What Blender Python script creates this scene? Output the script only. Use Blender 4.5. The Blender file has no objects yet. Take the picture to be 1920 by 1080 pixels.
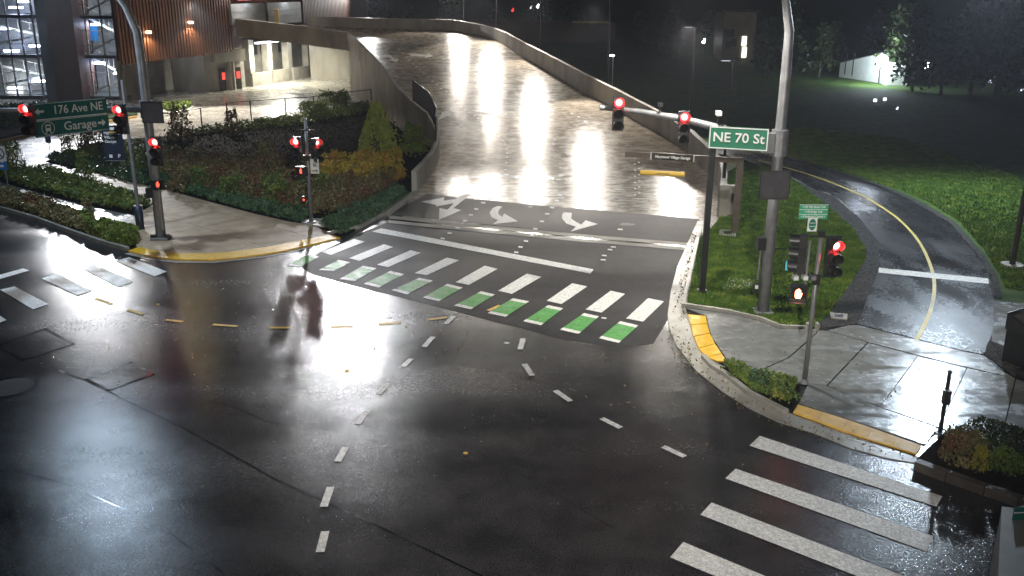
import bpy, bmesh, math, random
import numpy as np
from mathutils import Vector, Matrix
from mathutils.geometry import tessellate_polygon
random.seed(7); rng = np.random.default_rng(7)
S = bpy.context.scene
COL = S.collection

# ------------------------------------------------------------------ camera
CH, FPX, PITCH, ROLL = 10.7, 1754.3, 0.31596, 0.00823
_cp, _sp, _cr, _sr = math.cos(PITCH), math.sin(PITCH), math.cos(ROLL), math.sin(ROLL)
FW = Vector((0, _cp, -_sp)); _R = Vector((1, 0, 0)); _U = _R.cross(FW)
RT = _R * _cr + _U * _sr; UP = -_R * _sr + _U * _cr
cam = bpy.data.cameras.new('camera'); camo = bpy.data.objects.new('camera', cam); COL.objects.link(camo)
cam.sensor_width = 36; cam.lens = 36 * FPX / 1920; cam.clip_start = .1; cam.clip_end = 2000
camo.matrix_world = Matrix(((RT.x, UP.x, -FW.x, 0), (RT.y, UP.y, -FW.y, 0), (RT.z, UP.z, -FW.z, CH), (0, 0, 0, 1)))
S.camera = camo
# ------------------------------------------------------------------ sky, exposure (night)
W = bpy.data.worlds.new('World'); S.world = W; W.use_nodes = True
nt = W.node_tree; nt.nodes.clear()
sky = nt.nodes.new('ShaderNodeTexSky'); sky.sky_type = 'NISHITA'; sky.sun_disc = False
sky.sun_elevation = math.radians(4); sky.sun_rotation = math.radians(200)
bg = nt.nodes.new('ShaderNodeBackground'); bg.inputs[1].default_value = 0.0022
wo = nt.nodes.new('ShaderNodeOutputWorld')
nt.links.new(sky.outputs[0], bg.inputs[0]); nt.links.new(bg.outputs[0], wo.inputs[0])
S.view_settings.view_transform = 'Standard'; S.view_settings.look = 'None'
S.view_settings.exposure = 1.0; S.view_settings.gamma = 1.0; S.view_settings.use_curve_mapping = False
S.render.engine = 'CYCLES'
S.cycles.use_denoising = True
S.cycles.sample_clamp_indirect = 3.0
S.cycles.max_bounces = 6; S.cycles.diffuse_bounces = 2; S.cycles.glossy_bounces = 3
S.cycles.transparent_max_bounces = 8
S.cycles.caustics_reflective = False; S.cycles.caustics_refractive = False

# ------------------------------------------------------------------ measuring helpers (photo pixel -> point in the place)
def ray(px, py):
    return FW + RT * ((px - 960) / FPX) - UP * ((py - 540) / FPX)
def G(px, py, z=0.0):
    d = ray(px, py); t = (CH - z) / -d.z
    return Vector((d.x * t, d.y * t, z))
def DP(px, py, y):
    d = ray(px, py); t = y / d.y
    return Vector((d.x * t, y, CH + d.z * t))
def HZ(base, py):
    b = Vector((base[0], base[1])); L = b.length
    px = 960
    for _ in range(6):
        d = ray(px, py); k = L / math.hypot(d.x, d.y); z = CH + d.z * k
        v = Vector((b.x, b.y, z - CH)); px = 960 + FPX * v.dot(RT) / v.dot(FW)
    return z
def Zd(y):
    if y < 50: return 0.0
    if y < 56: return .12 * (y - 50) ** 2 / 12
    if y < 94: return .36 + .12 * (y - 56)
    if y < 110: return 4.92 + .06 * (y - 94)
    return 5.88
def DK(px, py, h=0.0):
    d = ray(px, py); lo, hi = 20.0, 160.0
    for _ in range(50):
        m = (lo + hi) / 2
        if CH + d.z / d.y * m > Zd(m) + h: lo = m
        else: hi = m
    return Vector((d.x / d.y * lo, lo, Zd(lo) + h))

# ------------------------------------------------------------------ materials
def hexless(c): return (c[0], c[1], c[2], 1)
def mat(name, c1, c2=None, scale=3.0, rough=(.5, .7), bump=0.0, bscale=60.0, metal=0.0, spec=.5, stretch=None, detail=4.0,
        rscale=None, c3=None, coat=0.0, rstretch=None, speck=0.0, rdetail=5, grit=None):
    m = bpy.data.materials.new(name); m.use_nodes = True
    n = m.node_tree.nodes; l = m.node_tree.links; b = n['Principled BSDF']
    b.inputs['Metallic'].default_value = metal
    b.inputs['Specular IOR Level'].default_value = spec
    if coat: b.inputs['Coat Weight'].default_value = coat; b.inputs['Coat Roughness'].default_value = .08
    tc = n.new('ShaderNodeTexCoord'); mp = n.new('ShaderNodeMapping'); l.new(tc.outputs['Object'], mp.inputs[0])
    if stretch: mp.inputs['Scale'].default_value = stretch
    nz = n.new('ShaderNodeTexNoise'); nz.inputs['Scale'].default_value = scale; nz.inputs['Detail'].default_value = detail
    l.new(mp.outputs[0], nz.inputs['Vector'])
    rp = n.new('ShaderNodeValToRGB'); e = rp.color_ramp.elements
    c2 = c2 or c1
    e[0].position = .35; e[0].color = hexless(c1); e[1].position = .65; e[1].color = hexless(c2)
    if c3: x = e.new(.5); x.color = hexless(c3)
    l.new(nz.outputs[0], rp.inputs[0]); l.new(rp.outputs[0], b.inputs['Base Color'])
    nr = n.new('ShaderNodeTexNoise'); nr.inputs['Scale'].default_value = rscale or scale * .37; nr.inputs['Detail'].default_value = 5
    if rstretch:
        m2 = n.new('ShaderNodeMapping'); l.new(tc.outputs['Object'], m2.inputs[0]); m2.inputs['Scale'].default_value = rstretch[:3]; m2.inputs['Rotation'].default_value = (0, 0, rstretch[3]); l.new(m2.outputs[0], nr.inputs['Vector'])
    else: l.new(mp.outputs[0], nr.inputs['Vector'])
    nr.inputs['Detail'].default_value = rdetail
    if speck:
        ns = n.new('ShaderNodeTexNoise'); ns.inputs['Scale'].default_value = 28; ns.inputs['Detail'].default_value = 2; l.new(tc.outputs['Object'], ns.inputs['Vector'])
        ms = n.new('ShaderNodeMapRange'); ms.inputs[1].default_value = .35; ms.inputs[2].default_value = .65; ms.inputs[3].default_value = 1 - speck; ms.inputs[4].default_value = 1 + speck
        l.new(ns.outputs[0], ms.inputs[0]); vm = n.new('ShaderNodeVectorMath'); vm.operation = 'SCALE'; l.new(rp.outputs[0], vm.inputs[0]); l.new(ms.outputs[0], vm.inputs['Scale']); l.new(vm.outputs[0], b.inputs['Base Color'])
    mr = n.new('ShaderNodeMapRange'); mr.inputs[1].default_value = .32; mr.inputs[2].default_value = .68
    mr.inputs[3].default_value = rough[0]; mr.inputs[4].default_value = rough[1]
    l.new(nr.outputs[0], mr.inputs[0]); l.new(mr.outputs[0], b.inputs['Roughness'])
    if bump:
        nb = n.new('ShaderNodeTexNoise'); nb.inputs['Scale'].default_value = bscale; nb.inputs['Detail'].default_value = 3
        l.new(mp.outputs[0], nb.inputs['Vector'])
        bp = n.new('ShaderNodeBump'); bp.inputs['Strength'].default_value = 1; bp.inputs['Distance'].default_value = bump
        l.new(nb.outputs[0], bp.inputs['Height']); l.new(bp.outputs[0], b.inputs['Normal'])
        if grit:
            ng = n.new('ShaderNodeTexNoise'); ng.inputs['Scale'].default_value = grit[0]; ng.inputs['Detail'].default_value = 4; ng.inputs['Roughness'].default_value = .65
            l.new(mp.outputs[0], ng.inputs['Vector'])
            b2 = n.new('ShaderNodeBump'); b2.inputs['Strength'].default_value = 1; b2.inputs['Distance'].default_value = grit[1]
            l.new(ng.outputs[0], b2.inputs['Height']); l.new(bp.outputs[0], b2.inputs['Normal']); l.new(b2.outputs[0], b.inputs['Normal'])
            mg_ = n.new('ShaderNodeMapRange'); mg_.inputs[1].default_value = .35; mg_.inputs[2].default_value = .65; mg_.inputs[3].default_value = -grit[2]; mg_.inputs[4].default_value = grit[2]
            ad = n.new('ShaderNodeMath'); ad.operation = 'ADD'; l.new(ng.outputs[0], mg_.inputs[0]); l.new(mr.outputs[0], ad.inputs[0]); l.new(mg_.outputs[0], ad.inputs[1]); l.new(ad.outputs[0], b.inputs['Roughness'])
    return m
def emi(name, c, s):
    m = bpy.data.materials.new(name); m.use_nodes = True
    b = m.node_tree.nodes['Principled BSDF']
    b.inputs['Base Color'].default_value = (.02, .02, .02, 1)
    b.inputs['Emission Color'].default_value = hexless(c); b.inputs['Emission Strength'].default_value = s
    return m
M = {}
M['asphalt'] = mat('wet_asphalt', (.020, .019, .020), (.036, .034, .035), 1.2, (.13, .26), .004, 38, grit=(11, .0032, .05), rscale=.30, spec=.36, rstretch=(.35, 1.3, 1, .45), speck=.55, rdetail=3)
M['new_asphalt'] = mat('dark_wet_asphalt', (.012, .0115, .013), (.020, .019, .020), 1.5, (.5, .62), .006, 38, grit=(11, .003, .05), rscale=.25, spec=.16, rstretch=(.4, 1.2, 1, .2), speck=.5, rdetail=3)
M['path_asphalt'] = mat('path_asphalt', (.016, .016, .017), (.028, .028, .028), 2, (.16, .40), .004, 40, grit=(11, .003, .06), rscale=.5, spec=.35, rstretch=(1.2, .5, 1, .3), speck=.5)
M['deck'] = mat('wet_broomed_concrete', (.27, .23, .18), (.47, .405, .32), .9, (.20, .34), .003, 9.0, grit=(2.2, .011, .09), stretch=(.9, 1.2, 1), rscale=1.6, detail=7, spec=.10)
M['concrete'] = mat('concrete', (.24, .225, .19), (.34, .32, .28), 1.2, (.45, .7), .002, 40)
M['wall_concrete'] = mat('wall_concrete', (.25, .23, .19), (.38, .355, .30), .7, (.5, .75), .003, 20, stretch=(1, 1, .35))
M['plaza'] = mat('plaza_concrete', (.34, .245, .155), (.45, .34, .225), 1.6, (.55, .75), .002, 30)
M['wet_plaza'] = mat('wet_plaza_concrete', (.15, .155, .15), (.21, .215, .205), 2.5, (.14, .32), .004, 9, grit=(4, .004, .07), rscale=.7, rstretch=(.5, 2, 1, -.5), rdetail=8, spec=.6)
M['kerb'] = mat('kerb_concrete', (.25, .24, .21), (.36, .34, .30), 1.5, (.25, .5), .003, 30)
M['white_paint'] = mat('white_road_paint', (.58, .57, .54), (.80, .79, .75), 9, (.4, .6), .002, 60, detail=10, speck=.25)
M['green_paint'] = mat('green_road_paint', (.04, .20, .03), (.065, .36, .05), 9, (.4, .6), .002, 60, detail=10, speck=.12)
M['yellow_paint'] = mat('yellow_road_paint', (.62, .36, .04), (.78, .48, .07), 5, (.4, .6), .002, 60)
M['path_yellow'] = mat('yellow_path_paint', (.55, .43, .10), (.66, .52, .14), 5, (.4, .6), .002, 60)
M['tactile'] = mat('yellow_tactile', (.70, .38, .015), (.85, .50, .02), 4, (.35, .55), .01, 26)
M['seal'] = mat('tar_seal', (.006, .006, .006), None, 3, (.1, .3))
M['iron'] = mat('cast_iron', (.03, .03, .032), (.05, .05, .05), 8, (.25, .45), .004, 30)
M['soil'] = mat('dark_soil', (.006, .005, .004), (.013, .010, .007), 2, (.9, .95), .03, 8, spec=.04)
M['lawn_soil'] = mat('lawn_ground', (.034, .07, .012), (.06, .105, .02), 1.6, (.8, .95), .03, 14, spec=.15)
M['field'] = mat('dark_grass_field', (.018, .036, .010), (.036, .062, .016), .25, (.8, .95), .05, 6)
M['grass'] = mat('grass_blades', (.06, .12, .015), (.16, .22, .03), 1.5, (.45, .65), c3=(.08, .15, .018), spec=.18)
M['gravel'] = mat('gravel', (.015, .015, .015), (.06, .058, .055), 9, (.7, .85), .03, 14, spec=.2)
M['galv'] = mat('galvanised_steel', (.20, .20, .21), (.27, .27, .28), 4, (.35, .5), metal=.3)
M['dark_metal'] = mat('dark_bronze_metal', (.028, .022, .018), (.04, .032, .026), 3, (.35, .5), metal=.3)
M['brown_metal'] = mat('brown_metal', (.10, .078, .062), (.13, .10, .08), 3, (.4, .55), metal=.2)
M['black'] = mat('black_metal', (.010, .010, .011), (.016, .016, .017), 3, (.3, .5))
M['housing'] = mat('signal_housing', (.018, .018, .018), (.026, .026, .026), 3, (.3, .45))
M['lens_off'] = mat('unlit_lens', (.012, .012, .010), None, 3, (.15, .2))
M['sign_green'] = mat('green_sign_face', (.008, .16, .085), (.01, .18, .095), 2, (.35, .5))
M['sign_teal'] = mat('teal_sign_face', (.008, .10, .085), (.01, .12, .10), 2, (.35, .5))
M['sign_white'] = mat('white_sign_face', (.7, .7, .68), (.78, .78, .76), 2, (.4, .5))
M['sign_back'] = mat('sign_back', (.06, .055, .06), (.08, .075, .08), 3, (.5, .6), metal=.3)
M['sign_navy'] = mat('navy_sign_face', (.012, .02, .035), (.016, .026, .045), 3, (.4, .5))
M['sign_blue'] = mat('blue_sign_face', (.02, .16, .45), None, 3, (.4, .5))
M['slat'] = mat('rust_brown_slat', (.13, .05, .025), (.21, .085, .042), .6, (.5, .7), stretch=(1, 1, .2))
M['dark_slat'] = mat('dark_brown_panel', (.06, .03, .022), (.09, .045, .03), .6, (.5, .7))
M['charcoal'] = mat('charcoal_cladding', (.045, .055, .058), (.06, .07, .075), .8, (.4, .6))
M['maroon'] = mat('maroon_cladding', (.07, .03, .026), (.09, .04, .034), .8, (.4, .6))
M['pale_metal'] = mat('pale_grey_metal', (.42, .45, .45), (.52, .55, .55), 1, (.4, .55))
M['frame'] = mat('frame_metal', (.33, .35, .33), (.42, .44, .42), 2, (.4, .5))
M['panel_in'] = mat('interior_panel', (.18, .19, .19), (.28, .29, .29), .8, (.5, .6))
M['blue_panel'] = mat('blue_panel', (.02, .18, .42), None, 2, (.4, .5))
M['white_wall'] = mat('white_siding', (.62, .66, .60), (.72, .76, .70), 1, (.5, .6))
M['roofing'] = mat('dark_roofing', (.02, .02, .02), (.03, .03, .03), 2, (.6, .8))
M['bark'] = mat('bark', (.04, .03, .02), (.07, .05, .035), 6, (.7, .9), .01, 20)
M['glass'] = mat('dark_glass', (.02, .025, .03), None, 2, (.05, .1), spec=.8)
M['leaf_green'] = mat('green_leaves', (.07, .13, .022), (.20, .25, .05), 2.2, (.5, .7), spec=.2)
M['leaf_dark'] = mat('dark_leaves', (.018, .032, .012), (.05, .07, .02), 1.6, (.4, .6), spec=.18)
M['leaf_olive'] = mat('olive_leaves', (.10, .12, .03), (.28, .27, .06), 2.0, (.4, .6), c3=(.09, .16, .04), spec=.18)
M['leaf_orange'] = mat('yellow_orange_leaves', (.38, .30, .05), (.45, .20, .05), 1.5, (.4, .6), c3=(.45, .33, .05), spec=.18)
M['leaf_rust'] = mat('rust_brown_leaves', (.17, .075, .04), (.24, .20, .09), 1.1, (.4, .6), c3=(.13, .12, .05), spec=.18)
M['leaf_teal'] = mat('blue_green_leaves', (.03, .075, .035), (.10, .17, .08), 2.4, (.35, .5), spec=.18)
M['leaf_yellow'] = mat('yellow_leaves', (.28, .25, .03), (.18, .17, .04), 3, (.4, .6), spec=.18)
M['red_core'] = emi('lit_red_lens', (1, .30, .24), 5)
M['red_rim'] = emi('lit_red_lens_rim', (1, .012, .015), 5)
M['orange_hand'] = emi('lit_orange_hand', (1, .20, .09), 14)
M['dim_hand'] = emi('dim_orange_hand', (1, .10, .05), 1.0)
M['dim_red'] = emi('dim_red_lens', (1, .04, .04), 2.0)
M['cyan_lit'] = emi('cyan_lens_edge', (.1, .6, .7), .35)
M['lamp_white'] = emi('lamp_white', (.9, .94, 1), 12)
M['lamp_blue'] = emi('lamp_bluewhite', (.55, .65, 1), 14)
M['lamp_dim'] = emi('lamp_dim', (.8, .85, 1), 1.2)
M['lamp_warm'] = emi('lamp_warm', (1, .72, .4), 6)
M['red_sign'] = emi('red_lit_sign', (1, .08, .06), .8)
M['red_bar'] = emi('red_lit_bar', (1, .12, .15), 1.5)
M['amber_bar'] = emi('amber_lit_bar', (1, .45, .08), 1.5)
M['window_lit'] = emi('lit_window', (1, .85, .6), .9)
M['yellow_bar'] = mat('yellow_clearance_bar', (.75, .48, .06), (.85, .56, .1), 2, (.4, .5))
M['tan'] = mat('tan_stone', (.12, .10, .07), (.17, .14, .10), 1, (.5, .6))

# ------------------------------------------------------------------ mesh helpers
class MB:
    def __init__(s): s.v = []; s.f = []; s.sm = False
    def add(s, vs, fs):
        k = len(s.v); s.v += [tuple(v) for v in vs]; s.f += [tuple(i + k for i in f) for f in fs]; return s
    def box(s, c, d, rz=0.0, taper=1.0):
        cx, cy, cz = c; x, y, z = d[0] / 2, d[1] / 2, d[2] / 2; cr, sr = math.cos(rz), math.sin(rz); vs = []
        for (a, b, e) in ((-1, -1, -1), (1, -1, -1), (1, 1, -1), (-1, 1, -1), (-1, -1, 1), (1, -1, 1), (1, 1, 1), (-1, 1, 1)):
            t = taper if e > 0 else 1
            X, Y = a * x * t, b * y * t
            vs.append((cx + X * cr - Y * sr, cy + X * sr + Y * cr, cz + e * z))
        return s.add(vs, ((3, 2, 1, 0), (4, 5, 6, 7), (0, 1, 5, 4), (1, 2, 6, 5), (2, 3, 7, 6), (3, 0, 4, 7)))
    def cyl(s, p, q, r, r2=None, n=10, cap=True):
        p, q = Vector(p), Vector(q); r2 = r if r2 is None else r2
        d = (q - p).normalized(); a = d.orthogonal().normalized(); b = d.cross(a); vs = []
        for (o, R) in ((p, r), (q, r2)):
            for i in range(n):
                t = 2 * math.pi * i / n; vs.append(o + (a * math.cos(t) + b * math.sin(t)) * R)
        fs = [(i, (i + 1) % n, n + (i + 1) % n, n + i) for i in range(n)]
        if cap: fs += [tuple(reversed(range(n))), tuple(range(n, 2 * n))]
        return s.add(vs, fs)
    def tube(s, pts, r, r2=None, n=10):
        pts = [Vector(p) for p in pts]; r2 = r if r2 is None else r2; k = len(pts)
        ref = None; vs = []
        for i, p in enumerate(pts):
            d = (pts[min(i + 1, k - 1)] - pts[max(i - 1, 0)]).normalized()
            if ref is None: ref = d.orthogonal().normalized()
            a = (ref - d * ref.dot(d)).normalized(); ref = a; b = d.cross(a); R = r + (r2 - r) * i / (k - 1)
            for j in range(n):
                t = 2 * math.pi * j / n; vs.append(p + (a * math.cos(t) + b * math.sin(t)) * R)
        fs = [(i * n + j, i * n + (j + 1) % n, (i + 1) * n + (j + 1) % n, (i + 1) * n + j) for i in range(k - 1) for j in range(n)]
        fs += [tuple(reversed(range(n))), tuple(range((k - 1) * n, k * n))]
        return s.add(vs, fs)
    def prism(s, poly, z0, z1):
        """poly: list of (x,y) or 3D (z taken as offset), extruded"""
        P = [(p[0], p[1]) for p in poly]; off = [(p[2] if len(p) > 2 else 0) for p in poly]
        A = sum(P[i][0] * P[(i + 1) % len(P)][1] - P[(i + 1) % len(P)][0] * P[i][1] for i in range(len(P)))
        if A < 0: P = P[::-1]; off = off[::-1]
        n = len(P); tri = tessellate_polygon([[Vector((p[0], p[1], 0)) for p in P]])
        vs = [(P[i][0], P[i][1], z0 + off[i]) for i in range(n)] + [(P[i][0], P[i][1], z1 + off[i]) for i in range(n)]
        fs = []
        for t in tri:
            a, b, c = t
            ar = (P[b][0] - P[a][0]) * (P[c][1] - P[a][1]) - (P[c][0] - P[a][0]) * (P[b][1] - P[a][1])
            if ar < 0: b, c = c, b
            fs.append((n + a, n + b, n + c)); fs.append((c, b, a))
        fs += [(i, (i + 1) % n, n + (i + 1) % n, n + i) for i in range(n)]
        return s.add(vs, fs)
    def flat(s, pts):
        P = [Vector(p) for p in pts]
        A = sum(P[i].x * P[(i + 1) % len(P)].y - P[(i + 1) % len(P)].x * P[i].y for i in range(len(P)))
        if A < 0: P = P[::-1]
        tri = tessellate_polygon([[Vector((p.x, p.y, 0)) for p in P]]); fs = []
        for a, b, c in tri:
            ar = (P[b].x - P[a].x) * (P[c].y - P[a].y) - (P[c].x - P[a].x) * (P[b].y - P[a].y)
            fs.append((a, b, c) if ar > 0 else (a, c, b))
        return s.add(P, fs)
    def disc(s, c, r, ydir=-1, n=20, depth=.01, squash=1.0):   # disc facing -Y
        c = Vector(c); return s.cyl(c, c + Vector((0, ydir * depth, 0)), r, n=n)
    def build(s, name, m, parent=None, smooth=False):
        me = bpy.data.meshes.new(name); me.from_pydata(s.v, [], s.f); me.update()
        if m is not None: me.materials.append(m)
        if smooth:
            for p in me.polygons: p.use_smooth = len(p.vertices) == 4
        o = bpy.data.objects.new(name, me); COL.objects.link(o)
        if parent is not None: o.parent = parent
        return o
def tag(o, label, cat, group=None, kind=None):
    if label: o['label'] = label
    if cat: o['category'] = cat
    if group: o['group'] = group
    if kind: o['kind'] = kind
    return o
def empty(name, loc=(0, 0, 0), rz=0.0, label=None, cat=None, group=None, kind=None):
    o = bpy.data.objects.new(name, None); COL.objects.link(o); o.location = loc; o.rotation_euler = (0, 0, rz)
    o.empty_display_size = .2
    return tag(o, label, cat, group, kind)
def structure(o): o['kind'] = 'structure'; return o
def copy_tree(o, parent=None):
    c = o.copy(); COL.objects.link(c)
    if parent: c.parent = parent
    for ch in list(o.children): copy_tree(ch, c)
    return c
def text(s, size, loc, m, parent, name='lettering', depth=.004, align='CENTER', bold=.0, rot=None, sx=1.0):
    cu = bpy.data.curves.new(name, 'FONT'); cu.body = s; cu.size = size; cu.align_x = align; cu.align_y = 'CENTER'
    cu.extrude = depth; cu.offset = bold; cu.resolution_u = 3
    o = bpy.data.objects.new(name, cu); COL.objects.link(o)
    dg = bpy.context.evaluated_depsgraph_get(); me = bpy.data.meshes.new_from_object(o.evaluated_get(dg))
    bpy.data.objects.remove(o)
    o = bpy.data.objects.new(name, me); COL.objects.link(o); me.materials.clear(); me.materials.append(m)
    o.parent = parent; o.location = loc; o.rotation_euler = rot or (math.pi / 2, 0, 0); o.scale = (sx, 1, 1)
    return o
def spot(name, loc, target, power, col=(1, 1, 1), size=150, r=.2, blend=.4, parent=None):
    l = bpy.data.lights.new(name, 'SPOT'); l.energy = power; l.color = col; l.spot_size = math.radians(size)
    l.spot_blend = blend; l.shadow_soft_size = r
    o = bpy.data.objects.new(name, l); COL.objects.link(o)
    loc = Vector(loc); d = Vector(target) - loc
    o.location = loc; o.rotation_euler = d.to_track_quat('-Z', 'Y').to_euler()
    return o
def area(name, loc, target, power, sx, sy, col=(1, 1, 1)):
    l = bpy.data.lights.new(name, 'AREA'); l.shape = 'RECTANGLE'; l.size = sx; l.size_y = sy; l.energy = power; l.color = col
    o = bpy.data.objects.new(name, l); COL.objects.link(o); loc = Vector(loc)
    o.location = loc; o.rotation_euler = (Vector(target) - loc).to_track_quat('-Z', 'Y').to_euler()
    return o
def in_poly(x, y, P):
    c = np.zeros(len(x), bool); n = len(P)
    for i in range(n):
        x1, y1 = P[i][0], P[i][1]; x2, y2 = P[(i + 1) % n][0], P[(i + 1) % n][1]
        if y1 == y2: continue
        k = ((y1 > y) != (y2 > y)) & (x < (x2 - x1) * (y - y1) / (y2 - y1) + x1); c ^= k
    return c
def sample_poly(P, n):
    xs = [p[0] for p in P]; ys = [p[1] for p in P]; out = np.zeros((0, 2)); g = 0
    while len(out) < n and g < 60:
        x = rng.uniform(min(xs), max(xs), n); y = rng.uniform(min(ys), max(ys), n); k = in_poly(x, y, P)
        out = np.vstack([out, np.stack([x[k], y[k]], 1)]); g += 1
    return out[:n]
def pxpoly(pts, z=0.0): return [G(x, y, z) for x, y in pts]
def tri_cloud(name, C, size, m, parent=None, flatness=.5, quad=True):
    """C: (n,3) leaf centres; each leaf a small bent quad with a random direction"""
    n = len(C); a = rng.normal(size=(n, 3)); a /= np.linalg.norm(a, axis=1)[:, None]
    b = rng.normal(size=(n, 3)); b -= (b * a).sum(1)[:, None] * a; b /= np.linalg.norm(b, axis=1)[:, None]
    s = size * rng.uniform(.55, 1.3, n)[:, None]
    V = np.stack([C - a * s, C - b * s * flatness, C + a * s, C + b * s * flatness], 1).reshape(-1, 3)
    return np_mesh(name, V, np.arange(4 * n, dtype=np.int32), 4, m, parent)
def np_mesh(name, V, idx, k, m, parent=None):
    me = bpy.data.meshes.new(name); n = len(idx) // k
    me.vertices.add(len(V)); me.vertices.foreach_set('co', np.ascontiguousarray(V, dtype=np.float32).ravel())
    me.loops.add(len(idx)); me.loops.foreach_set('vertex_index', np.ascontiguousarray(idx, dtype=np.int32))
    me.polygons.add(n); me.polygons.foreach_set('loop_start', np.arange(0, n * k, k, dtype=np.int32))
    me.polygons.foreach_set('loop_total', np.full(n, k, dtype=np.int32)); me.update(calc_edges=True); me.validate()
    me.materials.append(m)
    o = bpy.data.objects.new(name, me); COL.objects.link(o)
    if parent is not None: o.parent = parent
    return o
def blades(name, P, h, w, m, z=0.0, lean=.5):
    n = len(P); t = rng.uniform(0, 2 * np.pi, n); hh = h * rng.uniform(.5, 1.3, n)
    dx, dy = np.cos(t) * w, np.sin(t) * w; l = rng.normal(size=(n, 2)) * lean * hh[:, None]
    Z = np.full(n, z)
    V = np.stack([np.stack([P[:, 0] - dx, P[:, 1] - dy, Z], 1), np.stack([P[:, 0] + dx, P[:, 1] + dy, Z], 1),
                  np.stack([P[:, 0] + l[:, 0], P[:, 1] + l[:, 1], Z + hh], 1)], 1).reshape(-1, 3)
    return np_mesh(name, V, np.arange(3 * n, dtype=np.int32), 3, m)

# ------------------------------------------------------------------ terrain and road sheets
def sheet(name, pts, z0, z1, m, parent=None):
    o = MB().prism(pts, z0, z1).build(name, m, parent)
    if parent is None: structure(o)
    return o
far = MB(); nx, ny = 60, 50
gv = []
for j in range(ny + 1):
    for i in range(nx + 1):
        x = -420 + 840 * i / nx; y = -60 + 660 * j / ny
        d = max(0, y - 135) + max(0, abs(x) - 120) * .6
        gv.append((x, y, -.25 + min(40, d * .12) + (0 if d < 1 else .8 * math.sin(x * .05) * math.cos(y * .04))))
far.add(gv, [(j * (nx + 1) + i, j * (nx + 1) + i + 1, (j + 1) * (nx + 1) + i + 1, (j + 1) * (nx + 1) + i) for j in range(ny) for i in range(nx)])
structure(far.build('terrain', M['lawn_soil']))

road = structure(MB().prism([(-60, -12), (64, -12), (64, 22), (26, 52), (-8, 60), (-60, 60)], -.2, 0).build('road', M['asphalt']))
def mark(pts, name, m, z=.012, h=.004, surf=None, parent=None):
    P = [surf(x, y, z) if surf else G(x, y, z) for x, y in pts]
    b = MB().flat(P)
    return b.build(name, m, parent or road)

# driveway below the bridge
drive = sheet('driveway', pxpoly([(-260, 330), (0, 322), (60, 340), (135, 333), (86, 302), (142, 288), (235, 262), (325, 256), (480, 232), (560, 222), (700, 208), (760, 150), (650, 128), (300, 160), (-250, 200)], 0), -.2, .002, mat('driveway_concrete', (.30, .285, .25), (.42, .40, .35), .8, (.15, .34), .003, 9, grit=(3, .005, .08), rscale=.6, rdetail=7, spec=.6))
far_lawn = sheet('planting_strip', pxpoly([(-250, 215), (0, 205), (60, 196), (255, 205), (258, 214), (62, 247), (0, 260), (-260, 290)], .1), -.1, .1, M['field'])
bk = MB()
pl = [G(*p, 0) for p in ((-260, 297), (0, 267), (62, 254), (255, 221))]
for a, b in zip(pl, pl[1:]):
    d = (b - a); L = d.length; k = max(1, int(L / 3))
    c = (a + b) / 2; bk.box((c.x, c.y, .09), (L, .2, .18), math.atan2(d.y, d.x))
structure(bk.build('far_kerb', mat('orange_kerb', (.45, .28, .10), (.5, .32, .12), 2)))

# ------------------------------------------------------------------ ramp
LT = [(650, 60), (676, 85), (702, 111), (744, 163), (772, 190), (800, 212), (810, 230), (816, 247), (814, 265), (805, 285), (790, 302), (771, 321)]
LH = 1.1
Lw = [DK(x, y, LH) for x, y in LT]
RTP = [(1350, 352), (1353, 325), (1349, 302), (1325, 275), (1293, 246), (1257, 223), (1225, 205), (1190, 187), (1150, 166), (1087, 135), (1040, 110), (1005, 92), (975, 77), (948, 62), (925, 52), (900, 46), (850, 37), (750, 35), (660, 33), (575, 30)]
RH = [1.4] * 9 + [1.4, 1.35, 1.3, 1.25, 1.2, 1.15, 1.1, 1.1, 1.1, 1.1, 1.1]
Rw = [DK(x, y, h) for (x, y), h in zip(RTP, RH)]
bend = Lw[0]
# facade line of the garage
FA, FB = Vector((-28.5, 97.0, 0)), Vector((-21.4, 121.0, 0)); FD = (FB - FA).normalized(); FN = Vector((FD.y, -FD.x, 0))  # FN points to the camera side (right)
def Fpx(px, z=0.0, off=0.0):
    # point on facade plane at image column px
    d = ray(px, 100); k = Vector((d.x, d.y)); # solve (k*t).n = A.n
    A = FA + FN * off; t = (A.x * FN.x + A.y * FN.y) / (k.x * FN.x + k.y * FN.y)
    return Vector((k.x * t, k.y * t, z))
garL = Fpx(446, 0, .3)
deck_poly = [Vector((p.x, p.y)) for p in ([Vector((Lw[-1].x + .2, 42, 0)), Vector((Rw[0].x - .2, 42, 0))] + Rw + [Fpx(575, 0, .1), garL, bend] + Lw[1:])]
def scan(P, y):
    xs = []
    for i in range(len(P)):
        a, b = P[i], P[(i + 1) % len(P)]
        if (a.y > y) != (b.y > y): xs.append(a.x + (b.x - a.x) * (y - a.y) / (b.y - a.y))
    return (min(xs), max(xs)) if len(xs) >= 2 else None
deck = structure(empty('ramp', (0, 0, 0)))
ymax = max(p.y for p in deck_poly)
def deck_rows(y0, y1, dz, inset, step=.5):
    vs, fs = [], []; n = max(2, int((y1 - y0) / step) + 1); K = 8; rows = 0
    for j in range(n):
        y = y0 + (y1 - y0) * j / (n - 1); s = scan(deck_poly, y)
        if not s: continue
        a, b = s[0] + inset, s[1] - inset
        for i in range(K + 1): vs.append((a + (b - a) * i / K, y, Zd(y) + dz))
        rows += 1
    for j in range(rows - 1):
        for i in range(K): fs.append((j * (K + 1) + i, j * (K + 1) + i + 1, (j + 1) * (K + 1) + i + 1, (j + 1) * (K + 1) + i))
    return MB().add(vs, fs)
deck_rows(48.5, ymax - .05, -.02, .0).build('deck_base', M['wall_concrete'], deck)
y = 42.2
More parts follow.
